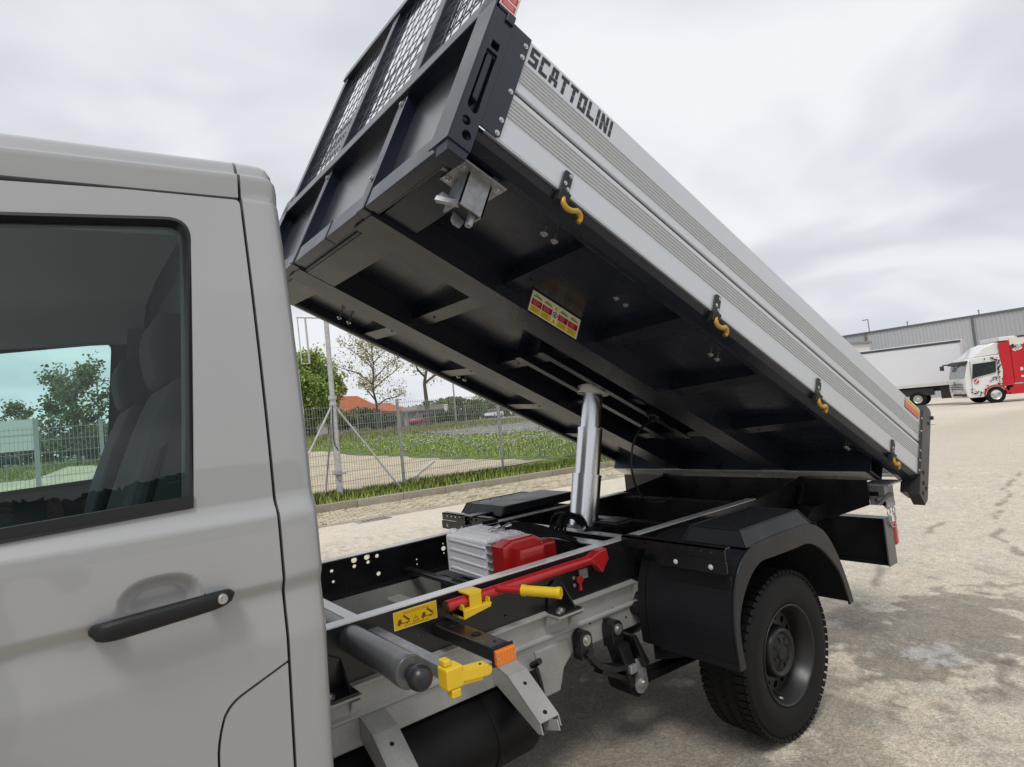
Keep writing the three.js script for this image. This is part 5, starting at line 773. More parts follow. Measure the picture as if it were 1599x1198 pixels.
meshFence('far_mesh_fence', 'distant grey mesh fence along the edge of the car park', Array.from({ length: 9 }, (_, i) => [22.0 - 0.62 * i * 0.9, -17 - 2.6 * i]), 1.5, 0.2, (x, z) => northY(x, z) + 0.14);
// ---------- white mast with stays ----------
{
  const m = tag(group('stayed_mast'), 'white steel mast with slanting stays at the kerb behind the cab', 'mast'); const wht = M([0.66, 0.66, 0.64], 0.5, 0, { map: tGalv }), x = 4.82, z = -9.81;
  mesh('pole', [rod([x, 0.05, z], [x, 2.2, z], 0.062, 16), rod([x, 2.2, z], [x, 6, z], 0.05, 16)], wht, m);
  mesh('collar', [rod([x, 2.18, z], [x, 2.26, z], 0.085, 16), rod([x, 2.06, z], [x, 2.1, z], 0.075, 16)], wht, m);
  mesh('clamp', [bx(x - 0.1, x + 0.13, 0.62, 0.65, z - 0.08, z + 0.1, 0.005), new THREE.TorusGeometry(0.09, 0.008, 6, 16).rotateX(1.57).translate(x - 0.03, 0.68, z), bx(x - 0.04, x + 0.04, 0.5, 0.6, z + 0.05, z + 0.08)], galv, m);
  mesh('stay', rod([x + 0.05, 2.02, z], [x + 1.30, 0.14, z + 0.18], 0.022, 10, 0.022), wht, m); mesh('stay', rod([x - 0.05, 2.02, z], [x - 1.2, 0.14, z + 0.1], 0.022), wht, m); mesh('stay', rod([x, 2.02, z - 0.05], [x + 0.3, 0.2, z - 1.6], 0.022), wht, m);
  mesh('cable', tube([[x - 0.04, 2.05, z + 0.06], [x - 0.07, 1.6, z + 0.07], [x - 0.06, 1.25, z + 0.07], [x + 0.01, 1.12, z + 0.07]], 0.01, 20, 6), seal, m);
  mesh('banner_arm', [rod([x, 3.9, z], [x - 0.62, 3.9, z], 0.015), rod([x - 0.44, 3.88, z], [x - 0.42, 2.95, z], 0.02), rod([x - 0.6, 3.88, z], [x - 0.58, 2.95, z], 0.012), rod([x - 0.42, 2.95, z], [x - 0.58, 2.95, z], 0.012)], wht, m);
}
mesh('timber', [bar([6.68, 0.2, -10.3], [7.55, 0.55, -10.6], 0.08, 0.05), bar([6.5, 0.2, -10.25], [6.95, 0.3, -10.35], 0.07, 0.05)], M([0.7, 0.66, 0.58], 0.8), null);
tag(scene.children.at(-1), 'pale plank propped up behind the fence post', 'plank');

// ---------- trees ----------
function leafGeo(cloud, size, seed) { const r = rng(seed), n = cloud.length, P = new Float32Array(n * 18), N = new Float32Array(n * 18), C = new Float32Array(n * 18); const a = V(), b = V(), nn = V();
  cloud.forEach(([x, y, z, cr, cg, cb], i) => { const s = size * (0.6 + 0.8 * r()); a.set(r() - 0.5, r() - 0.5, r() - 0.5).normalize(); nn.set(r() - 0.5, r() - 0.2, r() - 0.5).normalize(); b.crossVectors(a, nn).normalize(); a.crossVectors(nn, b).multiplyScalar(s); b.multiplyScalar(s * 0.62);
    const c = [[x - a.x, y - a.y, z - a.z], [x + b.x, y + b.y, z + b.z], [x + a.x, y + a.y, z + a.z], [x - b.x, y - b.y, z - b.z]]; [0, 1, 2, 0, 2, 3].forEach((k, j) => { P.set(c[k], i * 18 + j * 3); N.set([nn.x, nn.y, nn.z], i * 18 + j * 3); C.set([cr, cg, cb], i * 18 + j * 3); }); });
  const g = new THREE.BufferGeometry(); g.setAttribute('position', new THREE.BufferAttribute(P, 3)); g.setAttribute('normal', new THREE.BufferAttribute(N, 3)); g.setAttribute('color', new THREE.BufferAttribute(C, 3)); return g; }
const bark = M([0.13, 0.105, 0.08], 0.95, 0, { bumpMap: tSmudge, bumpScale: 0.02 });
const leafV = M([1, 1, 1], 0.75, 0, { vertexColors: true, transmission: 0.3, thickness: 0 });
function tree(name, label, x, z, { h, w, trunk, r0, leaves, size, col, seed, boughs = 7, twigs = 9, reach = 0.5, grp }) {
  // trunk, boughs leaving it along its upper half, twigs off every bough, leaves strung along the twigs
  const t = tag(group(name), label, 'tree', grp), r = rng(seed), g = [], spots = []; t.position.set(x, northY(x, z), z);
  const jit = (s) => V((r() - 0.5) * s, (r() - 0.5) * s, (r() - 0.5) * s);
  const poly = (pts, ra, rb) => { for (let i = 0; i + 1 < pts.length; i++) g.push(rod(pts[i], pts[i + 1], lerp(ra, rb, i / (pts.length - 1)), 6, lerp(ra, rb, (i + 1) / (pts.length - 1)))); };
  const stem = []; for (let i = 0; i <= 6; i++) stem.push(V((r() - 0.5) * 0.12 * i, -0.15 + (h * 0.9 + 0.15) * i / 6, (r() - 0.5) * 0.12 * i)); poly(stem, r0, r0 * 0.18);
  const onStem = (y) => { const k = clamp((y + 0.15) / (h * 0.9 + 0.15) * 6, 0, 5.99), i = k | 0; return stem[i].clone().lerp(stem[i + 1], k - i); };
  for (let b = 0; b < boughs; b++) {
    const f = b / (boughs - 1), y = lerp(trunk, h * 0.86, f), p = onStem(y), a = b * 2.4 + r() * 0.7, out = w * 0.5 * Math.pow(Math.sin(Math.PI * lerp(0.28, 0.95, f)), 0.7) * (0.8 + 0.35 * r()), up = lerp(0.55, 1.1, f) * (0.7 + 0.5 * r());
    const e = p.clone().add(V(Math.cos(a) * out, out * up * 0.75 + 0.2, Math.sin(a) * out)); e.y = Math.min(e.y, h); const m1 = p.clone().lerp(e, 0.35).add(V(0, out * 0.06, 0)).add(jit(0.25)), m2 = p.clone().lerp(e, 0.7).add(jit(0.3)); poly([p, m1, m2, e], r0 * lerp(0.5, 0.3, f), r0 * 0.08);
    for (let q = 0; q < twigs; q++) { const s = 0.22 + 0.78 * (q + r()) / twigs, c = s < 0.7 ? m1.clone().lerp(m2, clamp((s - 0.35) / 0.35, -0.6, 1)) : m2.clone().lerp(e, (s - 0.7) / 0.3); const dir = V(r() - 0.5, r() - 0.32, r() - 0.5).normalize(), L = w * 0.13 * (0.6 + 0.9 * r()); const k1 = c.clone().addScaledVector(dir, L * 0.5).add(jit(0.12)), k2 = c.clone().addScaledVector(dir, L).add(jit(0.2)); poly([c, k1, k2], r0 * 0.1, r0 * 0.03); spots.push([c, k1, k2, L]); }
  }
  mesh('trunk', g, bark, t);
  const cl = []; for (let i = 0; i < leaves; i++) { const [c, k1, k2, L] = spots[(r() * spots.length) | 0], s = r(), p = s < 0.4 ? c.clone().lerp(k1, s / 0.4) : k1.clone().lerp(k2, (s - 0.4) / 0.6); p.add(V(r() - 0.5, r() - 0.5, r() - 0.5).normalize().multiplyScalar(Math.cbrt(r()) * L * reach)); const k = 0.65 + 0.7 * r(), y = r(); cl.push([p.x, p.y, p.z, col[0] * k * (1 + 0.35 * y), col[1] * k, col[2] * k]); }
  const o = new THREE.Mesh(leafGeo(cl, size, seed + 1), leafV); o.name = 'crown'; o.castShadow = o.receiveShadow = true; t.add(o); return t;
}
tree('plane_tree', 'sparse spreading tree just in leaf beside the tiled house', 22.25, -44.6, { h: 8.3, w: 7.0, trunk: 2.3, r0: 0.14, leaves: 3400, size: 0.085, col: [0.34, 0.36, 0.16], seed: 11, boughs: 12, twigs: 14, reach: 0.6 });
tree('young_tree', 'thin olive trunked tree with few leaves on the meadow', 23.6, -38.4, { h: 8.2, w: 5.2, trunk: 3.6, r0: 0.21, leaves: 1000, size: 0.085, col: [0.34, 0.34, 0.13], seed: 24, boughs: 8, twigs: 8, reach: 0.7 });
tree('broadleaf_tree', 'dense bright green tree behind the white mast', 17.0, -45.5, { h: 6.7, w: 5.4, trunk: 1.2, r0: 0.2, leaves: 15000, size: 0.12, col: [0.24, 0.38, 0.09], seed: 31, boughs: 13, twigs: 14, reach: 0.8 });
tree('broadleaf_tree', 'brownish green tree between the white mast and the tiled roof', 20.2, -50, { h: 5.4, w: 3.6, trunk: 1.0, r0: 0.16, leaves: 7000, size: 0.11, col: [0.32, 0.33, 0.1], seed: 37, boughs: 10, twigs: 12, reach: 0.8 });
tree('broadleaf_tree', 'leafy dark green tree seen through the cab windows', 1.5, -36, { h: 5.0, w: 4.4, trunk: 1.0, r0: 0.13, leaves: 5200, size: 0.095, col: [0.11, 0.17, 0.06], seed: 43, boughs: 11, twigs: 12, reach: 0.7 });
tree('broadleaf_tree', 'small tree behind the white sign seen through the cab', -1.2, -54, { h: 4.7, w: 3.4, trunk: 1.2, r0: 0.11, leaves: 1800, size: 0.11, col: [0.14, 0.19, 0.06], seed: 47, boughs: 8, twigs: 9, reach: 0.8 });
function shrub(label, x, z, rx, ry, n, seed, col = [0.14, 0.21, 0.06]) { const t = tag(group('shrub'), label, 'shrub'), r = rng(seed), cl = []; t.position.set(x, northY(x, z) + 0.1, z); const lobes = Array.from({ length: 7 }, () => [(r() - 0.5) * rx * 1.3, ry * (0.3 + 0.5 * r()), (r() - 0.5) * rx, rx * (0.3 + 0.25 * r())]); for (let i = 0; i < n; i++) { const [a, b, c, s] = lobes[(r() * 7) | 0], v = V(r() - 0.5, r() - 0.5, r() - 0.5).normalize().multiplyScalar(s * (0.6 + 0.4 * r())), k = 0.65 + 0.7 * r(); cl.push([a + v.x, Math.max(0.03, b + v.y * ry / rx), c + v.z, col[0] * k, col[1] * k, col[2] * k]); } const o = new THREE.Mesh(leafGeo(cl, 0.16, seed + 1), leafV); o.name = 'foliage'; o.castShadow = o.receiveShadow = true; t.add(o); mesh('stem', [rod([0, -0.1, 0], [0.1, ry * 0.6, 0], 0.05, 6), rod([0.1, 0, 0.1], [-rx * 0.3, ry * 0.6, 0.1], 0.04, 6)], bark, t); }
shrub('rounded green shrub beside the white off-road car', 55, -78, 2.6, 3.2, 3000, 51);
shrub('low dark hedge clump left of the red car', 36, -74, 2.6, 2.0, 2200, 52, [0.06, 0.1, 0.03]);
shrub('bushy hedge clump below the tiled roof', 30, -66, 3.2, 2.4, 2600, 53, [0.07, 0.11, 0.035]);
shrub('dark bush under the tree seen through the cab', 2.5, -44, 2.4, 1.8, 2200, 54, [0.06, 0.1, 0.03]);
shrub('dark bush by the parked cars seen through the cab', -3, -48, 2.6, 1.6, 2000, 55, [0.06, 0.1, 0.035]);
shrub('tuft of bush at the far fence beside the lamp post', 44, -70, 2.4, 2.0, 1600, 56, [0.07, 0.12, 0.03]);
shrub('dark clipped bush right of the red car', 50.5, -76, 2.8, 2.0, 2200, 57, [0.04, 0.075, 0.03]);

{ // long hedge and tree belt closing the view behind the car park
  const r = rng(61), cl = []; for (let i = 0; i < 26000; i++) { const x = -70 + r() * 230, z = -104 - r() * 8, top = 2.0 + 3.4 * fbm(x * 0.09, 3, 4, 99) + 1.2 * fbm(x * 0.5, 1, 2, 98), k = 0.6 + 0.7 * r(); cl.push([x, northY(x, z) + top * Math.pow(r(), 0.7), z, 0.13 * k, 0.18 * k, 0.06 * k]); }
  const o = new THREE.Mesh(leafGeo(cl, 0.5, 62), leafV); o.name = 'hedge_belt'; o.userData = { kind: 'stuff', label: 'far hedge and tree belt closing the view beyond the car park' }; o.castShadow = o.receiveShadow = true; scene.add(o);
  const cs = []; for (let i = 0; i < 12000; i++) { const x = -60 + r() * 110, z = 44 + r() * 5, top = 3.2 + 3.8 * fbm(x * 0.11, 8, 4, 97), k = 0.6 + 0.7 * r(); cs.push([x, top * Math.pow(r(), 0.7), z, 0.1 * k, 0.14 * k, 0.05 * k]); }  // unseen hedge added behind the camera to darken a band in the paint reflections
  const p = new THREE.Mesh(leafGeo(cs, 0.55, 63), leafV); p.name = 'hedge_belt_001'; p.userData = { kind: 'stuff', label: 'unseen hedge belt added behind the camera for a darker band mirrored in the cab paint' }; p.castShadow = p.receiveShadow = true; scene.add(p);
}
// ---------- lamps ----------
function streetLamp(label, x, z, y0, h, arm, ang) { const l = tag(group('street_lamp'), label, 'lamp'); l.position.set(x, y0, z); l.rotation.y = ang; mesh('pole', [rod([0, 0, 0], [0, h, 0], 0.09, 10, 0.055)], fenceGrey, l); mesh('lamp_head', [bx(0, arm, h - 0.06, h + 0.04, -0.09, 0.09, 0.03)], fenceGrey, l); return l; }
streetLamp('grey lamp post rising behind the far fence', 33.4, -49.8, 1.1, 6.6, 0.5, 0);
streetLamp('slim lamp post beside the tree seen through the cab', 3.82, -57.5, 1.1, 6.5, 0.9, -0.1);
{ const l = streetLamp('lamp post with flat head above the warehouse roof', 78.5, -27.5, -1.2, 9.9, 0.7, 1.4); }
// ---------- tiled house ----------
{
  const h = tag(group('house'), 'low white house with an orange tiled hip roof', 'house'); h.position.set(40.5, 1.0, -86); h.rotation.y = 0.42;
  mesh('wall', [bx(-6, 9, 0, 3.1, -5, 0, 0)], M([0.62, 0.6, 0.55], 0.9, 0, { map: tSand }), h);
  const rt = M([0.6, 0.2, 0.1], 0.85, 0, { map: tSand }), rf = [];
  const hip = (x0, x1, z0, z1, y0, y1, ins) => { const P = [], a = [x0, y0, z1], b = [x1, y0, z1], c = [x1, y0, z0], d = [x0, y0, z0], zc = (z0 + z1) / 2, e = [x0 + ins, y1, zc], f = [x1 - ins, y1, zc]; P.push(...a, ...b, ...f, ...a, ...f, ...e, ...b, ...c, ...f, ...c, ...d, ...e, ...c, ...e, ...f, ...d, ...a, ...e); const g = new THREE.BufferGeometry(); g.setAttribute('position', new THREE.Float32BufferAttribute(P, 3)); g.computeVertexNormals(); return g; };
  mesh('roof', [hip(-7, 3.6, -6, 1, 3.05, 5.9, 3)], rt, h); mesh('roof', [hip(2, 10.2, -5.5, 0.6, 3.0, 4.6, 2.4)], rt, h);
  const tiles = []; for (let i = 0; i < 26; i++) { const t = i / 25, x = lerp(-6.6, 3.2, t), top = clamp(Math.min((x + 7) / 3, (3.6 - x) / 3, 1), 0, 1); tiles.push(rod([x, 3.07, 0.98], [clamp(x, -4, 0.6), 3.05 + 2.85 * top, 0.98 - 3.5 * top], 0.05, 5)); } mesh('roof_ridge_tiles', tiles, rt, h);
  for (const x of [-4.6, -2.2, 0.4, 3.4, 6.2]) { const w = mesh('window', bx(x, x + 1.2, 1.0, 2.3, -0.02, 0.04), M([0.75, 0.75, 0.74], 0.5), h); mesh('pane', bx(x + 0.08, x + 1.12, 1.08, 2.22, 0.035, 0.05), M([0.05, 0.07, 0.08], 0.1), w); }
  mesh('door', bx(8.0, 8.9, 0, 2.1, -0.02, 0.05), M([0.2, 0.22, 0.24], 0.5), h);
}
{ const s = tag(group('carport'), 'small open shelter with grey flat roof beside the house', 'shelter'); s.position.set(49.5, 1.05, -84); mesh('roof', [bx(-3, 3, 2.5, 2.75, -2.5, 2.5, 0.05), prism([[-3, 2.75], [3, 2.75], [2, 3.3], [-2.6, 3.3]], -2.4, 2.4)], M([0.28, 0.27, 0.25], 0.8), s); for (const [x, z] of [[-2.8, 2.3], [2.8, 2.3], [-2.8, -2.3], [2.8, -2.3]]) mesh('post', bx(x - 0.08, x + 0.08, 0, 2.5, z - 0.08, z + 0.08), fenceGrey, s); mesh('rear_wall', bx(-2.7, 2.7, 0, 2.5, -2.3, -2.2), M([0.6, 0.6, 0.58], 0.9), s); }
// ---------- cars ----------
function car(name, label, [x, y, z], ang, c, { l = 4.3, suv = false, cargo = false } = {}) {
  const t = tag(group(name), label, 'car'); t.position.set(x, y, z); t.rotation.y = ang; const k = l / 4.3, hh = suv ? 1.16 : 1; const P = (a) => a.map(([u, v]) => [u * k, v * hh]);
  const pm = M(c, 0.35, 0.1, { clearcoat: 1, clearcoatRoughness: 0.05 });
  mesh('body', [prism(P([[-2.15, 0.35], [-2.12, 0.62], [-1.95, 0.8], [-1.15, 0.92], [1.95, 0.96], [2.12, 0.8], [2.15, 0.4], [1.75, 0.3], [-1.7, 0.3]]), -0.88, 0.88, 'z', { bevel: 0.09 })], pm, t);
  const cab = suv ? [[-1.1, 0.9], [-0.55, 1.42], [1.55, 1.42], [1.98, 0.94]] : [[-1.1, 0.9], [-0.4, 1.4], [0.9, 1.42], [1.75, 0.94]];
  mesh('roof', [prism(P([[cab[1][0] - 0.04, 1.37], [cab[1][0] + 0.05, 1.43], [cab[2][0] - 0.05, 1.44], [cab[2][0] + 0.05, 1.37]]), -0.7, 0.7, 'z', { bevel: 0.03 }), ...[-0.72, 0.68].map((zz) => prism(P([[0.28, 0.9], [0.36, 0.9], [0.4, 1.4], [0.34, 1.4]]), zz, zz + 0.06))], pm, t);
  mesh('glasshouse', [prism(P(cab), -0.72, 0.72, 'z', { bevel: 0.05 })], M([0.02, 0.025, 0.028], 0.08, 0, { clearcoat: 1 }), t);
  for (const [a, b] of [[-1.32, 0.8], [1.3, 0.8], [-1.32, -0.8], [1.3, -0.8]]) { const w = mesh('wheel', [lathe([[0.2, -0.1], [0.31, -0.1], [0.33, -0.07], [0.33, 0.07], [0.31, 0.1], [0.2, 0.1]], 'z', 18).translate(a * k, 0.33, b)], rubber, t); mesh('rim', lathe([[0.0001, 0.05], [0.08, 0.06], [0.19, 0.08], [0.21, 0.06]], 'z', 14).scale(1, 1, Math.sign(b)).translate(a * k, 0.33, b), steelBolt, w); }
  for (const b of [0.6, -0.6]) { mesh('headlight', bx(-2.17 * k, -1.95 * k, 0.62 * hh, 0.74 * hh, b - 0.2, b + 0.2, 0.03), clearGlass, t); mesh('tail_light', bx(2.08 * k, 2.2 * k, 0.7 * hh, 0.86 * hh, b - 0.18, b + 0.18, 0.03), redLens, t); }
  mesh('bumper', [bx(-2.2 * k, -2.0 * k, 0.3, 0.5, -0.8, 0.8, 0.05), bx(2.0 * k, 2.2 * k, 0.3, 0.5, -0.8, 0.8, 0.05)], plasticBlack, t);
  return t;
}
car('parked_car', 'white off-road car parked beyond the meadow', [66.2, 1.24, -88], 0.45, [0.75, 0.76, 0.77], { suv: true, l: 4.6 });
car('parked_car', 'red van parked in front of the shelter behind the trees', [44.2, 1.24, -76], 0.52, [0.34, 0.02, 0.04], { suv: true, l: 4.6 });
car('parked_car', 'dark red hatchback parked left of the red van', [38.8, 1.24, -77.5], 0.5, [0.22, 0.025, 0.04], { l: 4.0 });
car('parked_car', 'dark blue car seen through the cab left of the sign post', [-3.6, 1.1, -60], 0.1, [0.02, 0.03, 0.045]);
car('parked_car', 'silver car seen through the cab under the tree', [4.2, 1.1, -58], -0.4, [0.4, 0.42, 0.43]);
car('parked_car', 'black car partly hidden behind the silver one', [6.2, 1.1, -61], -0.2, [0.015, 0.016, 0.018]);
{ const s = tag(group('fuel_sign'), 'red and white panel standing by the white off-road car', 'sign'); s.position.set(72.6, 1.24, -88); s.rotation.y = -0.6; mesh('panel', bx(-0.5, 0.5, 0, 3.3, -0.15, 0.15, 0.03), M([0.42, 0.03, 0.05], 0.4), s); mesh('side_panel', bx(0.52, 1.5, 0, 3.0, -0.15, 0.15, 0.03), M([0.72, 0.71, 0.69], 0.5), s); }
{ const s = tag(group('white_pillar'), 'white pillar standing right of the red van', 'pillar'); s.position.set(47.6, 1.2, -74.6); mesh('shaft', bx(-0.2, 0.2, 0, 2.7, -0.2, 0.2, 0.02), M([0.72, 0.71, 0.68], 0.7), s); mesh('cap', bx(-0.26, 0.26, 2.7, 2.85, -0.26, 0.26, 0.02), M([0.7, 0.69, 0.66], 0.7), s); }
// white board on posts, seen through the cab
{ const s = tag(group('billboard'), 'wide pale board on a grey post seen through the cab', 'sign'); s.position.set(-1.6, 0.75, -24); s.rotation.y = 0.02; mesh('board', [bx(-2.2, 1.4, 1.15, 2.2, -0.04, 0.04)], M([0.5, 0.53, 0.52], 0.6), s); mesh('board_joint', bx(-2.2, 1.4, 1.66, 1.69, 0.035, 0.046), fenceGrey, s); mesh('post', [bx(1.4, 1.55, -0.4, 2.22, -0.07, 0.07, 0.01)], fenceGrey, s); mesh('post', [bx(-2.3, -2.2, -0.4, 2.22, -0.07, 0.07, 0.01)], fenceGrey, s); }
// ---------- warehouse ----------
{
  const w = tag(group('warehouse'), 'long grey corrugated metal warehouse behind the lorries', 'building'); const A = V(73.9, 0, -36), B = V(72.3, 0, 14), d = B.clone().sub(A), L = d.length(); w.position.copy(A); w.rotation.y = Math.atan2(-d.z, d.x); w.position.y = -1.3;
  const P = [[0, 0]]; const pts = []; for (let x = 0; x < L; x += 0.34) pts.push([x, 0], [x + 0.17, 0], [x + 0.2, 0.05], [x + 0.31, 0.05]);
  const cm = [M([0.42, 0.435, 0.455], 0.6, 0.1), M([0.47, 0.485, 0.505], 0.6, 0.1)], H = 7.95;
  // local -z.. the wall faces the yard on its +z side after the turn
  const face = (a, b, m, nm) => { const q = []; for (let x = a; x < b - 0.01; x += 0.34) q.push([x, 0], [x + 0.15, 0], [x + 0.19, 0.05], [x + 0.3, 0.05]); const poly = [...q.map(([x, z]) => [x, z]), [b, 0], [b, -0.1], [a, -0.1]]; mesh(nm, prism(poly, 0, H, 'y'), m, w); };
  for (let i = 0; i < 5; i++) face(i * L / 5, (i + 1) * L / 5 - 0.02, cm[i % 2], 'wall_cladding');
  mesh('hall_block', bx(0, L, 0, H - 0.1, -30, -0.12), cm[0], w);
  mesh('roof_edge', bx(-0.2, L + 0.2, H, H + 0.22, -30, 0.12), M([0.12, 0.13, 0.14], 0.5), w);
  for (let i = 0; i <= 5; i++) mesh('downpipe', rod([i * L / 5 - 0.01, 0, 0.12], [i * L / 5 - 0.01, H, 0.12], 0.09, 10), M([0.14, 0.145, 0.15], 0.5), w);
  for (const x of [L * 0.27, L * 0.5, L * 0.52, L * 0.4]) mesh('roof_vent', [rod([x, H + 0.2, -2], [x, H + 0.7, -2], 0.05, 8), rod([x, H + 0.7, -2], [x, H + 0.8, -2], 0.1, 8)], fenceGrey, w);
  mesh('loading_door', bx(L * 0.62, L * 0.62 + 4, 0, 4.2, 0.06, 0.12), M([0.6, 0.61, 0.62], 0.6), w);
}
{ const b = tag(group('gatehouse'), 'low white block at the end of the warehouse', 'building'); b.position.set(67.5, -1.15, -27.5); b.rotation.y = 1.4; mesh('wall', bx(-3.5, 3.5, 0, 6.4, -1.5, 1.5, 0.02), M([0.7, 0.7, 0.7], 0.8), b); mesh('roof', bx(-3.7, 3.7, 6.4, 6.65, -1.7, 1.7, 0.02), fenceGrey, b); for (const x of [-2.4, 0, 2.0]) { const wn = mesh('window', bx(x, x + 1.1, 4.6, 5.4, 1.49, 1.54), M([0.5, 0.5, 0.5], 0.5), b); mesh('pane', bx(x + 0.08, x + 1.02, 4.68, 5.32, 1.53, 1.56), M([0.06, 0.08, 0.09], 0.1), wn); } }
// ---------- lorries ----------
function hgvWheel(parent, x, z, r = 0.5, rimC) { const s = Math.sign(z); const w = mesh('wheel', [lathe([[0.27, -0.14], [r - 0.06, -0.15], [r, -0.11], [r, 0.11], [r - 0.06, 0.15], [0.28, 0.13]], 'z', 28).translate(x, r, z)], rubber, parent); mesh('rim', lathe([[0.0001, 0.1], [0.09, 0.11], [0.11, 0.06], [0.17, 0.02], [0.2, 0.03], [0.22, 0.11], [0.285, 0.135]], 'z', 24).scale(1, 1, s).translate(x, r, z), rimC, parent); return w; }
const rimSilver = M([0.6, 0.6, 0.61], 0.35, 0.6);
{
  // red and white lorry; local -x forward, +z its left side (towards the camera)
  const t = tag(group('red_lorry'), 'red and white box lorry with a black speckled cab parked across the yard', 'lorry'); t.position.set(48.1, yardY(48.1), -9.5); t.rotation.y = -0.93; t.scale.setScalar(1.06);
  const wht = M([0.74, 0.74, 0.73], 0.35, 0, { clearcoat: 0.8 }), rd = M([0.5, 0.008, 0.016], 0.5, 0, { clearcoat: 0.1 }), blk = M([0.02, 0.02, 0.022], 0.5);
  mesh('cab_shell', [prism([[-1.45, 0.55], [-1.5, 1.0], [-1.46, 1.62], [-1.22, 2.62], [-1.05, 2.78], [0.62, 2.86], [0.62, 1.3], [0.58, 0.9], [0.42, 0.62], [-0.5, 0.5], [-0.62, 0.42], [-1.35, 0.42]], -1.14, 1.14, 'z', { bevel: 0.06 })], wht, t);
  mesh('cab_rear_panel', [prism([[0.36, 0.95], [0.66, 0.95], [0.66, 2.84], [0.40, 2.84], [0.50, 1.9]], -1.16, 1.16, 'z', { bevel: 0.01 })], rd, t);
  mesh('roof_deflector', [prism([[-0.95, 2.8], [0.55, 2.88], [0.62, 3.52], [0.3, 3.58], [-0.2, 3.4]], -1.0, 1.0, 'z', { bevel: 0.06 })], wht, t);
  mesh('side_deflector', [prism([[0.55, 1.0], [0.98, 1.0], [0.98, 3.56], [0.45, 3.5]], 1.05, 1.17)], rd, t); mesh('side_deflector', [prism([[0.55, 1.0], [0.98, 1.0], [0.98, 3.56], [0.45, 3.5]], -1.17, -1.05)], rd, t);
  const dg = M([0.03, 0.035, 0.04], 0.08, 0, { clearcoat: 1 });
  mesh('windscreen', [prism([[-1.485, 1.62], [-1.44, 1.60], [-1.22, 2.55], [-1.27, 2.57]], -1.02, 1.02, 'z')], M([0.2, 0.22, 0.23], 0.06, 0, { clearcoat: 1 }), t);
  mesh('sun_visor', [prism([[-1.46, 2.44], [-1.2, 2.52], [-1.2, 2.66], [-1.4, 2.6]], -1.08, 1.08, 'z', { bevel: 0.02 })], blk, t);
  mesh('side_window', [prism([[-1.12, 1.55], [-0.95, 1.62], [0.12, 1.82], [0.18, 2.48], [-1.0, 2.42]], 1.15, 1.205, 'z')], dg, t);
  mesh('door_gap', [prism([[-1.19, 0.8], [-1.175, 0.8], [-1.13, 2.6], [-1.145, 2.6]], 1.19, 1.2045), prism([[0.22, 0.85], [0.235, 0.85], [0.24, 2.6], [0.225, 2.6]], 1.19, 1.2045)], blk, t);
  mesh('grille', [...[1.24, 1.1, 0.96].map((y) => bx(-1.575, -1.5, y, y + 0.035, -0.8, 0.8, 0.01)), bx(-1.57, -1.5, 0.55, 0.68, -0.5, 0.5, 0.02), bx(-1.57, -1.45, 0.52, 0.68, 0.68, 1.05, 0.03)], blk, t);
  mesh('grille_emblem', [new THREE.TorusGeometry(0.13, 0.018, 8, 24).rotateY(Math.PI / 2).translate(-1.6, 1.33, 0), ...[0, 1, 2].map((i) => bx(-1.61, -1.59, 0, 0.13, -0.012, 0.012).translate(1.6, 0, 0).rotateX(i * 2.094).translate(-1.6, 1.33, 0))], M([0.25, 0.26, 0.28], 0.2, 0.9), t);
  mesh('mirror', [prism([[-1.7, 2.56], [-1.2, 2.62], [-1.22, 2.52], [-1.6, 2.46], [-1.68, 2.3], [-1.76, 2.3]], 1.0, 1.12, 'z', { bevel: 0.02 }), bx(-1.75, -1.62, 2.2, 2.5, -1.5, -1.15, 0.03), bx(-1.6, -1.3, 2.5, 2.58, -1.45, -1.1, 0.02)], blk, t);
  mesh('wheel_arch', [prism([...Array.from({ length: 11 }, (_, i) => { const a = Math.PI * i / 10; return [-0.0 + 0.62 * Math.cos(a), 0.5 + 0.6 * Math.sin(a)]; }), ...Array.from({ length: 11 }, (_, i) => { const a = Math.PI * (10 - i) / 10; return [0.54 * Math.cos(a), 0.5 + 0.53 * Math.sin(a)]; })], 0.85, 1.215)], rd, t);
  for (const z of [1.02, -1.02]) { hgvWheel(t, 0, z, 0.5, rimSilver); hgvWheel(t, 4.4, z, 0.5, rimSilver); }
  mesh('chassis', [bx(-1.2, 7.4, 0.55, 0.95, -0.45, 0.45, 0.03), bx(0.7, 3.6, 0.45, 0.9, 0.6, 1.1, 0.05)], blk, t);
  mesh('side_skirt', [prism([[0.6, 0.62], [0.8, 0.45], [3.7, 0.45], [3.7, 1.0], [1.0, 1.02]], 1.12, 1.18, 'z')], rd, t);
  mesh('box_body', [bx(1.0, 7.6, 1.1, 3.75, -1.2, 1.2, 0.03)], rd, t);
  mesh('box_roof', [bx(0.98, 7.62, 3.3, 3.78, -1.22, 1.225, 0.03)], M([0.7, 0.69, 0.62], 0.5), t);
  mesh('roof_trim', [bx(0.5, 1.3, 3.62, 3.86, -1.18, 1.18, 0.04), ], wht, t); mesh('roof_strip', bx(1.4, 7.6, 3.74, 3.83, 1.21, 1.25), blk, t);
  // speckled foil on cab and body: cut flakes
  const r = rng(19), fl = []; const flake = (x, y, s, z) => { const a = r() * 3.1, q = [[-1, -0.4], [0.2, -1], [1, 0.1], [0.1, 0.9]].map(([u, v]) => [x + s * (u * Math.cos(a) - v * Math.sin(a)) * (0.6 + 0.6 * r()), y + s * (u * Math.sin(a) + v * Math.cos(a)) * (0.6 + 0.6 * r())]); return prism(q, z, z + 0.003); };
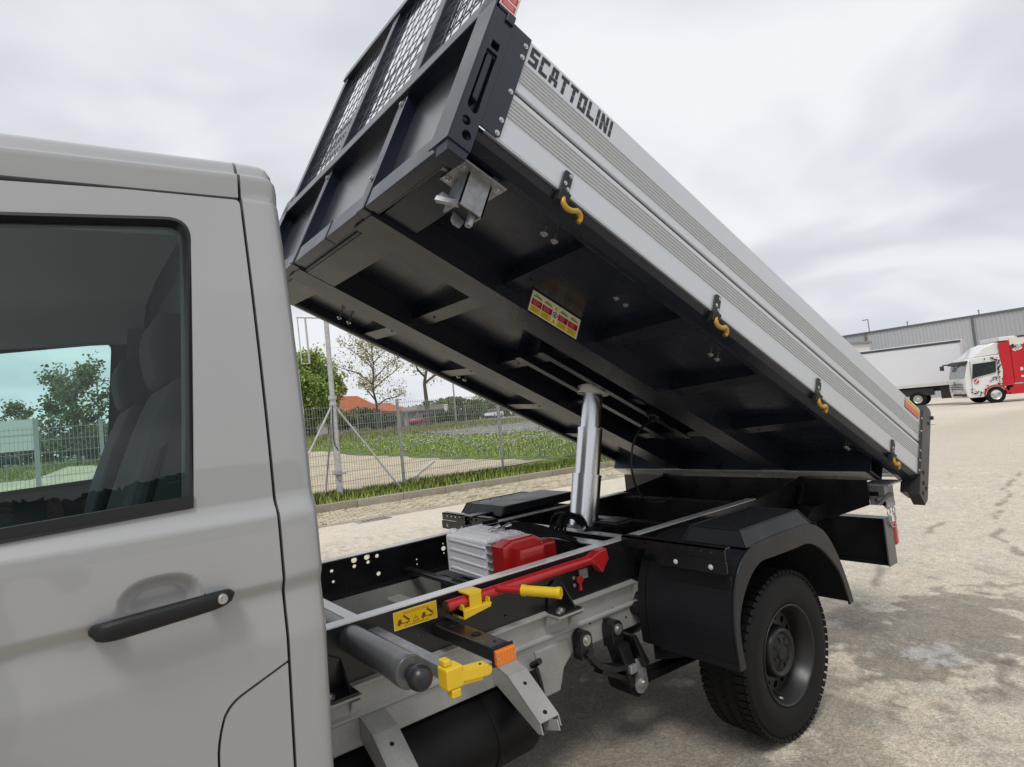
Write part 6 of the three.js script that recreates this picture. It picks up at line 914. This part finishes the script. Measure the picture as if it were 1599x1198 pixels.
  for (let i = 0; i < 360; i++) { const x = -1.35 + r() * 1.75, y = 0.5 + 2.2 * r(); const p = sstep(-0.55, 0.35, x) * 0.9 + sstep(1.05, 0.6, y) * 0.9; if (r() > p || (y > 1.5 && y < 2.55 && x < 0.2) || Math.hypot(x, y - 0.5) < 0.6) continue; fl.push(flake(x, y, 0.025 + 0.05 * r(), 1.2005)); }
  for (let i = 0; i < 70; i++) fl.push(flake(1.05 + r() * 6.4, 3.22 + 0.16 * (r() - 0.3), 0.05 + 0.05 * r(), 1.228));
  for (let i = 0; i < 34; i++) { const q = flake(0, 0, 0.02 + 0.025 * r(), 0); q.rotateY(-Math.PI / 2); q.translate(-1.512 - 0.05, 0.45 + r() * 1.1, (r() - 0.5) * 2.1); fl.push(q); }
  mesh('black_flakes', fl, blk, t).userData.kind = 'stuff';
  const wf = []; for (let i = 0; i < 70; i++) wf.push(flake(1.05 + r() * 6.4, 3.16 + 0.2 * (r() - 0.6), 0.08 + 0.06 * r(), 1.2265)); mesh('white_flakes', wf, wht, t).userData.kind = 'stuff';
  mesh('door_emblem', [prism(circ(-0.92, 1.38, 0.13, 18), 1.201, 1.2045), ], rd, t); mesh('emblem_stroke', prism([[-1.03, 1.32], [-0.98, 1.29], [-0.82, 1.45], [-0.86, 1.48]], 1.2055, 1.207), wht, t);
  mesh('side_lettering', [...Array.from({ length: 12 }, (_, i) => bx(1.35 + i * 0.17, 1.35 + i * 0.17 + 0.12, 1.78, 1.92 + (i % 4 === 0 ? 0.05 : 0), 1.2005, 1.204)), bx(1.35, 1.7, 1.4, 1.5, 1.2005, 1.204)], wht, t);
  mesh('door_handle', bx(-0.05, 0.15, 1.5, 1.56, 1.2, 1.23, 0.01), blk, t);
}
{
  const t = tag(group('white_trailer'), 'white curtain sided trailer parked behind the red and white lorry', 'trailer'); t.position.set(51.3, yardY(51), -12.2); t.rotation.y = -1.395;
  const wht = M([0.72, 0.73, 0.77], 0.55, 0, { bumpMap: tSmudge, bumpScale: 0.01 });
  mesh('curtain', [bx(-1.3 - 9, 0.85, 1.62, 4.25, -1.22, 1.22, 0.02)], wht, t);
  mesh('side_raves', [bx(-10.35, 0.95, 1.38, 1.62, -1.25, 1.25, 0.02)], M([0.62, 0.62, 0.58], 0.5), t);
  mesh('roof_rail', [bx(-10.35, 0.92, 4.25, 4.4, -1.26, 1.26, 0.02)], M([0.06, 0.065, 0.07], 0.5), t); mesh('roof', bx(-10.3, 0.9, 4.4, 4.47, -1.2, 1.2, 0.02), wht, t);
  mesh('corner_post', bx(0.85, 0.98, 1.38, 4.4, -1.25, 1.25, 0.02), M([0.6, 0.6, 0.6], 0.5), t);
  mesh('underframe', [bx(-9, 0.4, 1.0, 1.38, -0.5, 0.5, 0.02), bx(-3.6, -1.0, 0.75, 1.3, 0.6, 1.1, 0.04), bx(-0.6, 0.0, 0.45, 1.3, 1.0, 1.05)], M([0.02, 0.02, 0.022], 0.6), t);
  for (const x of [-2.0, -6.6]) for (const z of [1.0, -1.0]) hgvWheel(t, x, z, 0.52, rimSilver);
}
// ---------- the photographer, standing by the cab door with a phone held up (seen mirrored in the window) ----------
{
  const p = tag(group('person'), 'person in a dark jacket and glasses holding up a phone, mirrored in the cab window', 'person');
  // frame: origin at the lens; F the viewing direction on the ground, S to the right
  const F = V(Math.sin(0.6666), 0, -Math.cos(0.6666)), S = V(Math.cos(0.6666), 0, Math.sin(0.6666)), O = V(0, 1.5, 2.4);
  const W = (s, y, f) => O.clone().addScaledVector(S, s).addScaledVector(F, f).setY(y);   // right, height, forward
  function blob(bones, cell, k, min, max) { // smooth union of tapered capsules, meshed on a grid
    const size = Math.max(max.x - min.x, max.y - min.y, max.z - min.z), n = Math.ceil(size / cell), c = min.clone().add(max).multiplyScalar(0.5), h = size / 2;
    const mc = new MarchingCubes(n, new THREE.MeshStandardMaterial(), false, false, 400000); mc.isolation = 0; const q = V(), ab = V(), ap = V(), fld = mc.field;
    for (let z = 0; z < n; z++) for (let y = 0; y < n; y++) for (let x = 0; x < n; x++) {
      q.set(c.x + ((x - n / 2) / (n / 2)) * h, c.y + ((y - n / 2) / (n / 2)) * h, c.z + ((z - n / 2) / (n / 2)) * h); let d = 1e3;
      for (const [A, B, ra, rb] of bones) { ab.subVectors(B, A); ap.subVectors(q, A); const t = clamp(ap.dot(ab) / (ab.lengthSq() || 1e-9), 0, 1), e = ap.addScaledVector(ab, -t).length() - lerp(ra, rb, t); const hh = clamp(0.5 + 0.5 * (e - d) / k, 0, 1); d = lerp(e, d, hh) - k * hh * (1 - hh); }
      fld[x + y * n + z * n * n] = -d;
    }
    mc.update(); const g = new THREE.BufferGeometry(), m = mc.count, P = new Float32Array(m * 3), N = new Float32Array(m * 3);
    for (let i = 0; i < m; i++) for (let a = 0; a < 3; a++) { P[i * 3 + a] = mc.positionArray[i * 3 + a] * h + c.getComponent(a); N[i * 3 + a] = mc.normalArray[i * 3 + a]; }
    g.setAttribute('position', new THREE.BufferAttribute(P, 3)); g.setAttribute('normal', new THREE.BufferAttribute(N, 3)); return g;
  }
  const box = (bones, m = 0.04) => { const a = V(1e9, 1e9, 1e9), b = V(-1e9, -1e9, -1e9); for (const [A, B, ra, rb] of bones) { const r = Math.max(ra, rb) + m; for (const q of [A, B]) { a.min(q.clone().subScalar(r)); b.max(q.clone().addScalar(r)); } } return [a, b]; };
  const fz = -0.34, skin = M([0.42, 0.25, 0.18], 0.6), jacket = M([0.018, 0.02, 0.028], 0.85, 0, { bumpMap: tWeave, bumpScale: 0.001 }), denim = M([0.03, 0.04, 0.07], 0.9, 0, { bumpMap: tWeave, bumpScale: 0.001 }), hairM = M([0.03, 0.022, 0.016], 0.7);
  // joints
  const neck = W(-0.07, 1.40, fz - 0.03), hip = W(-0.05, 0.93, fz - 0.05), chest = W(-0.06, 1.2, fz - 0.03), shL = W(-0.25, 1.345, fz), shR = W(0.12, 1.345, fz), elL = W(-0.33, 1.12, fz + 0.2), elR = W(0.20, 1.12, fz + 0.2), wrL = W(-0.135, 1.435, fz + 0.27), wrR = W(0.10, 1.435, fz + 0.27);
  const legs = []; for (const s of [-1, 1]) legs.push([W(-0.05 + s * 0.09, 0.9, fz - 0.05), W(-0.05 + s * 0.11, 0.5, fz - 0.02), 0.088, 0.062], [W(-0.05 + s * 0.11, 0.5, fz - 0.02), W(-0.05 + s * 0.12, 0.12, fz - 0.06), 0.062, 0.048]);
  const bodyB = [[hip, chest, 0.135, 0.15], [chest, neck, 0.14, 0.065], [W(-0.15, 1.25, fz - 0.03), W(0.03, 1.25, fz - 0.03), 0.125, 0.125], [W(-0.11, 0.95, fz - 0.05), W(0.01, 0.95, fz - 0.05), 0.12, 0.12], [shL, elL, 0.07, 0.052], [elL, wrL, 0.052, 0.036], [shR, elR, 0.07, 0.052], [elR, wrR, 0.052, 0.036], [neck, shL, 0.06, 0.068], [neck, shR, 0.06, 0.068]];
  mesh('body', blob([...bodyB, ...legs], 0.016, 0.04, ...box([...bodyB, ...legs])), jacket, p);
  mesh('trousers', legs.map(([A, B, ra, rb]) => rod(A, B, ra + 0.012, 18, rb + 0.014)), denim, p);
  for (const s of [-1, 1]) mesh('shoe', blob([[W(-0.05 + s * 0.12, 0.05, fz - 0.1), W(-0.05 + s * 0.13, 0.045, fz + 0.11), 0.045, 0.036]], 0.012, 0.01, ...box([[W(-0.05 + s * 0.12, 0.05, fz - 0.1), W(-0.05 + s * 0.13, 0.045, fz + 0.11), 0.05, 0.04]])), seal, p);
  // head: skull, jaw, nose, ears
  const hx = -0.1, hy = 1.545, hf = fz + 0.045, hd = [[W(hx, hy + 0.03, hf - 0.03), W(hx, hy + 0.03, hf + 0.0), 0.088, 0.085], [W(hx, hy - 0.02, hf + 0.01), W(hx, hy - 0.085, hf + 0.04), 0.075, 0.042], [W(hx, hy + 0.005, hf + 0.085), W(hx, hy - 0.028, hf + 0.105), 0.010, 0.016], [W(hx - 0.022, hy - 0.068, hf + 0.085), W(hx + 0.022, hy - 0.068, hf + 0.085), 0.011, 0.011], [W(hx - 0.05, hy + 0.022, hf + 0.062), W(hx + 0.05, hy + 0.022, hf + 0.062), 0.02, 0.02], [W(hx - 0.086, hy - 0.005, hf - 0.02), W(hx - 0.088, hy + 0.02, hf - 0.025), 0.014, 0.018], [W(hx + 0.086, hy - 0.005, hf - 0.02), W(hx + 0.088, hy + 0.02, hf - 0.025), 0.014, 0.018], [W(hx, hy - 0.08, hf - 0.02), neck.clone().setY(1.38), 0.055, 0.06]];
  mesh('head', blob(hd, 0.005, 0.014, ...box(hd, 0.02)), skin, p);
  const hb = [[W(hx, hy + 0.055, hf - 0.045), W(hx, hy + 0.072, hf + 0.01), 0.085, 0.07], [W(hx, hy + 0.0, hf - 0.075), W(hx, hy + 0.04, hf - 0.06), 0.055, 0.07]]; mesh('hair', blob(hb, 0.006, 0.02, ...box(hb, 0.02)), hairM, p);
  for (const s of [-1, 1]) mesh('eye', new THREE.SphereGeometry(0.011, 12, 8).translate(...W(hx + s * 0.032, hy + 0.006, hf + 0.076).toArray()), M([0.6, 0.58, 0.55], 0.3), p);
  const gl = []; for (const s of [-1, 1]) { const t = new THREE.TorusGeometry(0.025, 0.0028, 6, 22); t.scale(1.15, 0.85, 1); t.rotateY(-0.6666); t.translate(...W(hx + s * 0.034, hy + 0.004, hf + 0.104).toArray()); gl.push(t, rod(W(hx + s * 0.064, hy + 0.01, hf + 0.1), W(hx + s * 0.088, hy + 0.014, hf - 0.02), 0.0026, 6)); } gl.push(rod(W(hx - 0.008, hy + 0.008, hf + 0.106), W(hx + 0.008, hy + 0.008, hf + 0.106), 0.0024, 6)); mesh('glasses', gl, seal, p);
  // hands gripping the short ends of the phone
  for (const s of [-1, 1]) {
    const ex = s < 0 ? -0.128 : 0.034, wr = s < 0 ? wrL : wrR, palm = W(ex + s * 0.035, 1.475, -0.045), hbns = [[wr, palm, 0.026, 0.03], [W(ex + s * 0.03, 1.452, -0.045), W(ex + s * 0.03, 1.5, -0.045), 0.017, 0.016]];
    for (let k = 0; k < 4; k++) { const y = 1.452 + k * 0.02, l = [0.8, 0.95, 1, 0.9][k], a = W(ex + s * 0.034, y, -0.04), b1 = W(ex + s * 0.03 * l, y + 0.008, -0.016), c1 = W(ex + s * 0.004, y + 0.01, -0.008), d1 = W(ex - s * 0.014 * l, y + 0.008, -0.0095); hbns.push([a, b1, 0.0095, 0.009], [b1, c1, 0.009, 0.0082], [c1, d1, 0.0082, 0.0068]); }
    hbns.push([W(ex + s * 0.02, 1.45, -0.05), W(ex + s * 0.004, 1.462, -0.04), 0.012, 0.0098], [W(ex + s * 0.004, 1.462, -0.04), W(ex - s * 0.018, 1.474, -0.035), 0.0098, 0.0085]);
    mesh('hand', blob(hbns, 0.0035, 0.006, ...box(hbns, 0.015)), skin, p);
  }
  const ph = tag(group('phone'), 'black phone held sideways in both hands of the photographer', 'phone'); ph.position.copy(W(-0.047, 1.487, -0.02)); ph.rotation.y = -0.6666;
  mesh('phone_case', bx(-0.078, 0.078, -0.037, 0.037, -0.004, 0.004, 0.003), plasticBlack, ph); mesh('screen', bx(-0.074, 0.074, -0.034, 0.034, 0.0041, 0.0046), M([0.02, 0.022, 0.025], 0.1), ph); mesh('camera_bump', bx(0.035, 0.074, 0.0, 0.034, -0.0062, -0.0041, 0.001), seal, ph);
}
renderer.render(scene, camera);
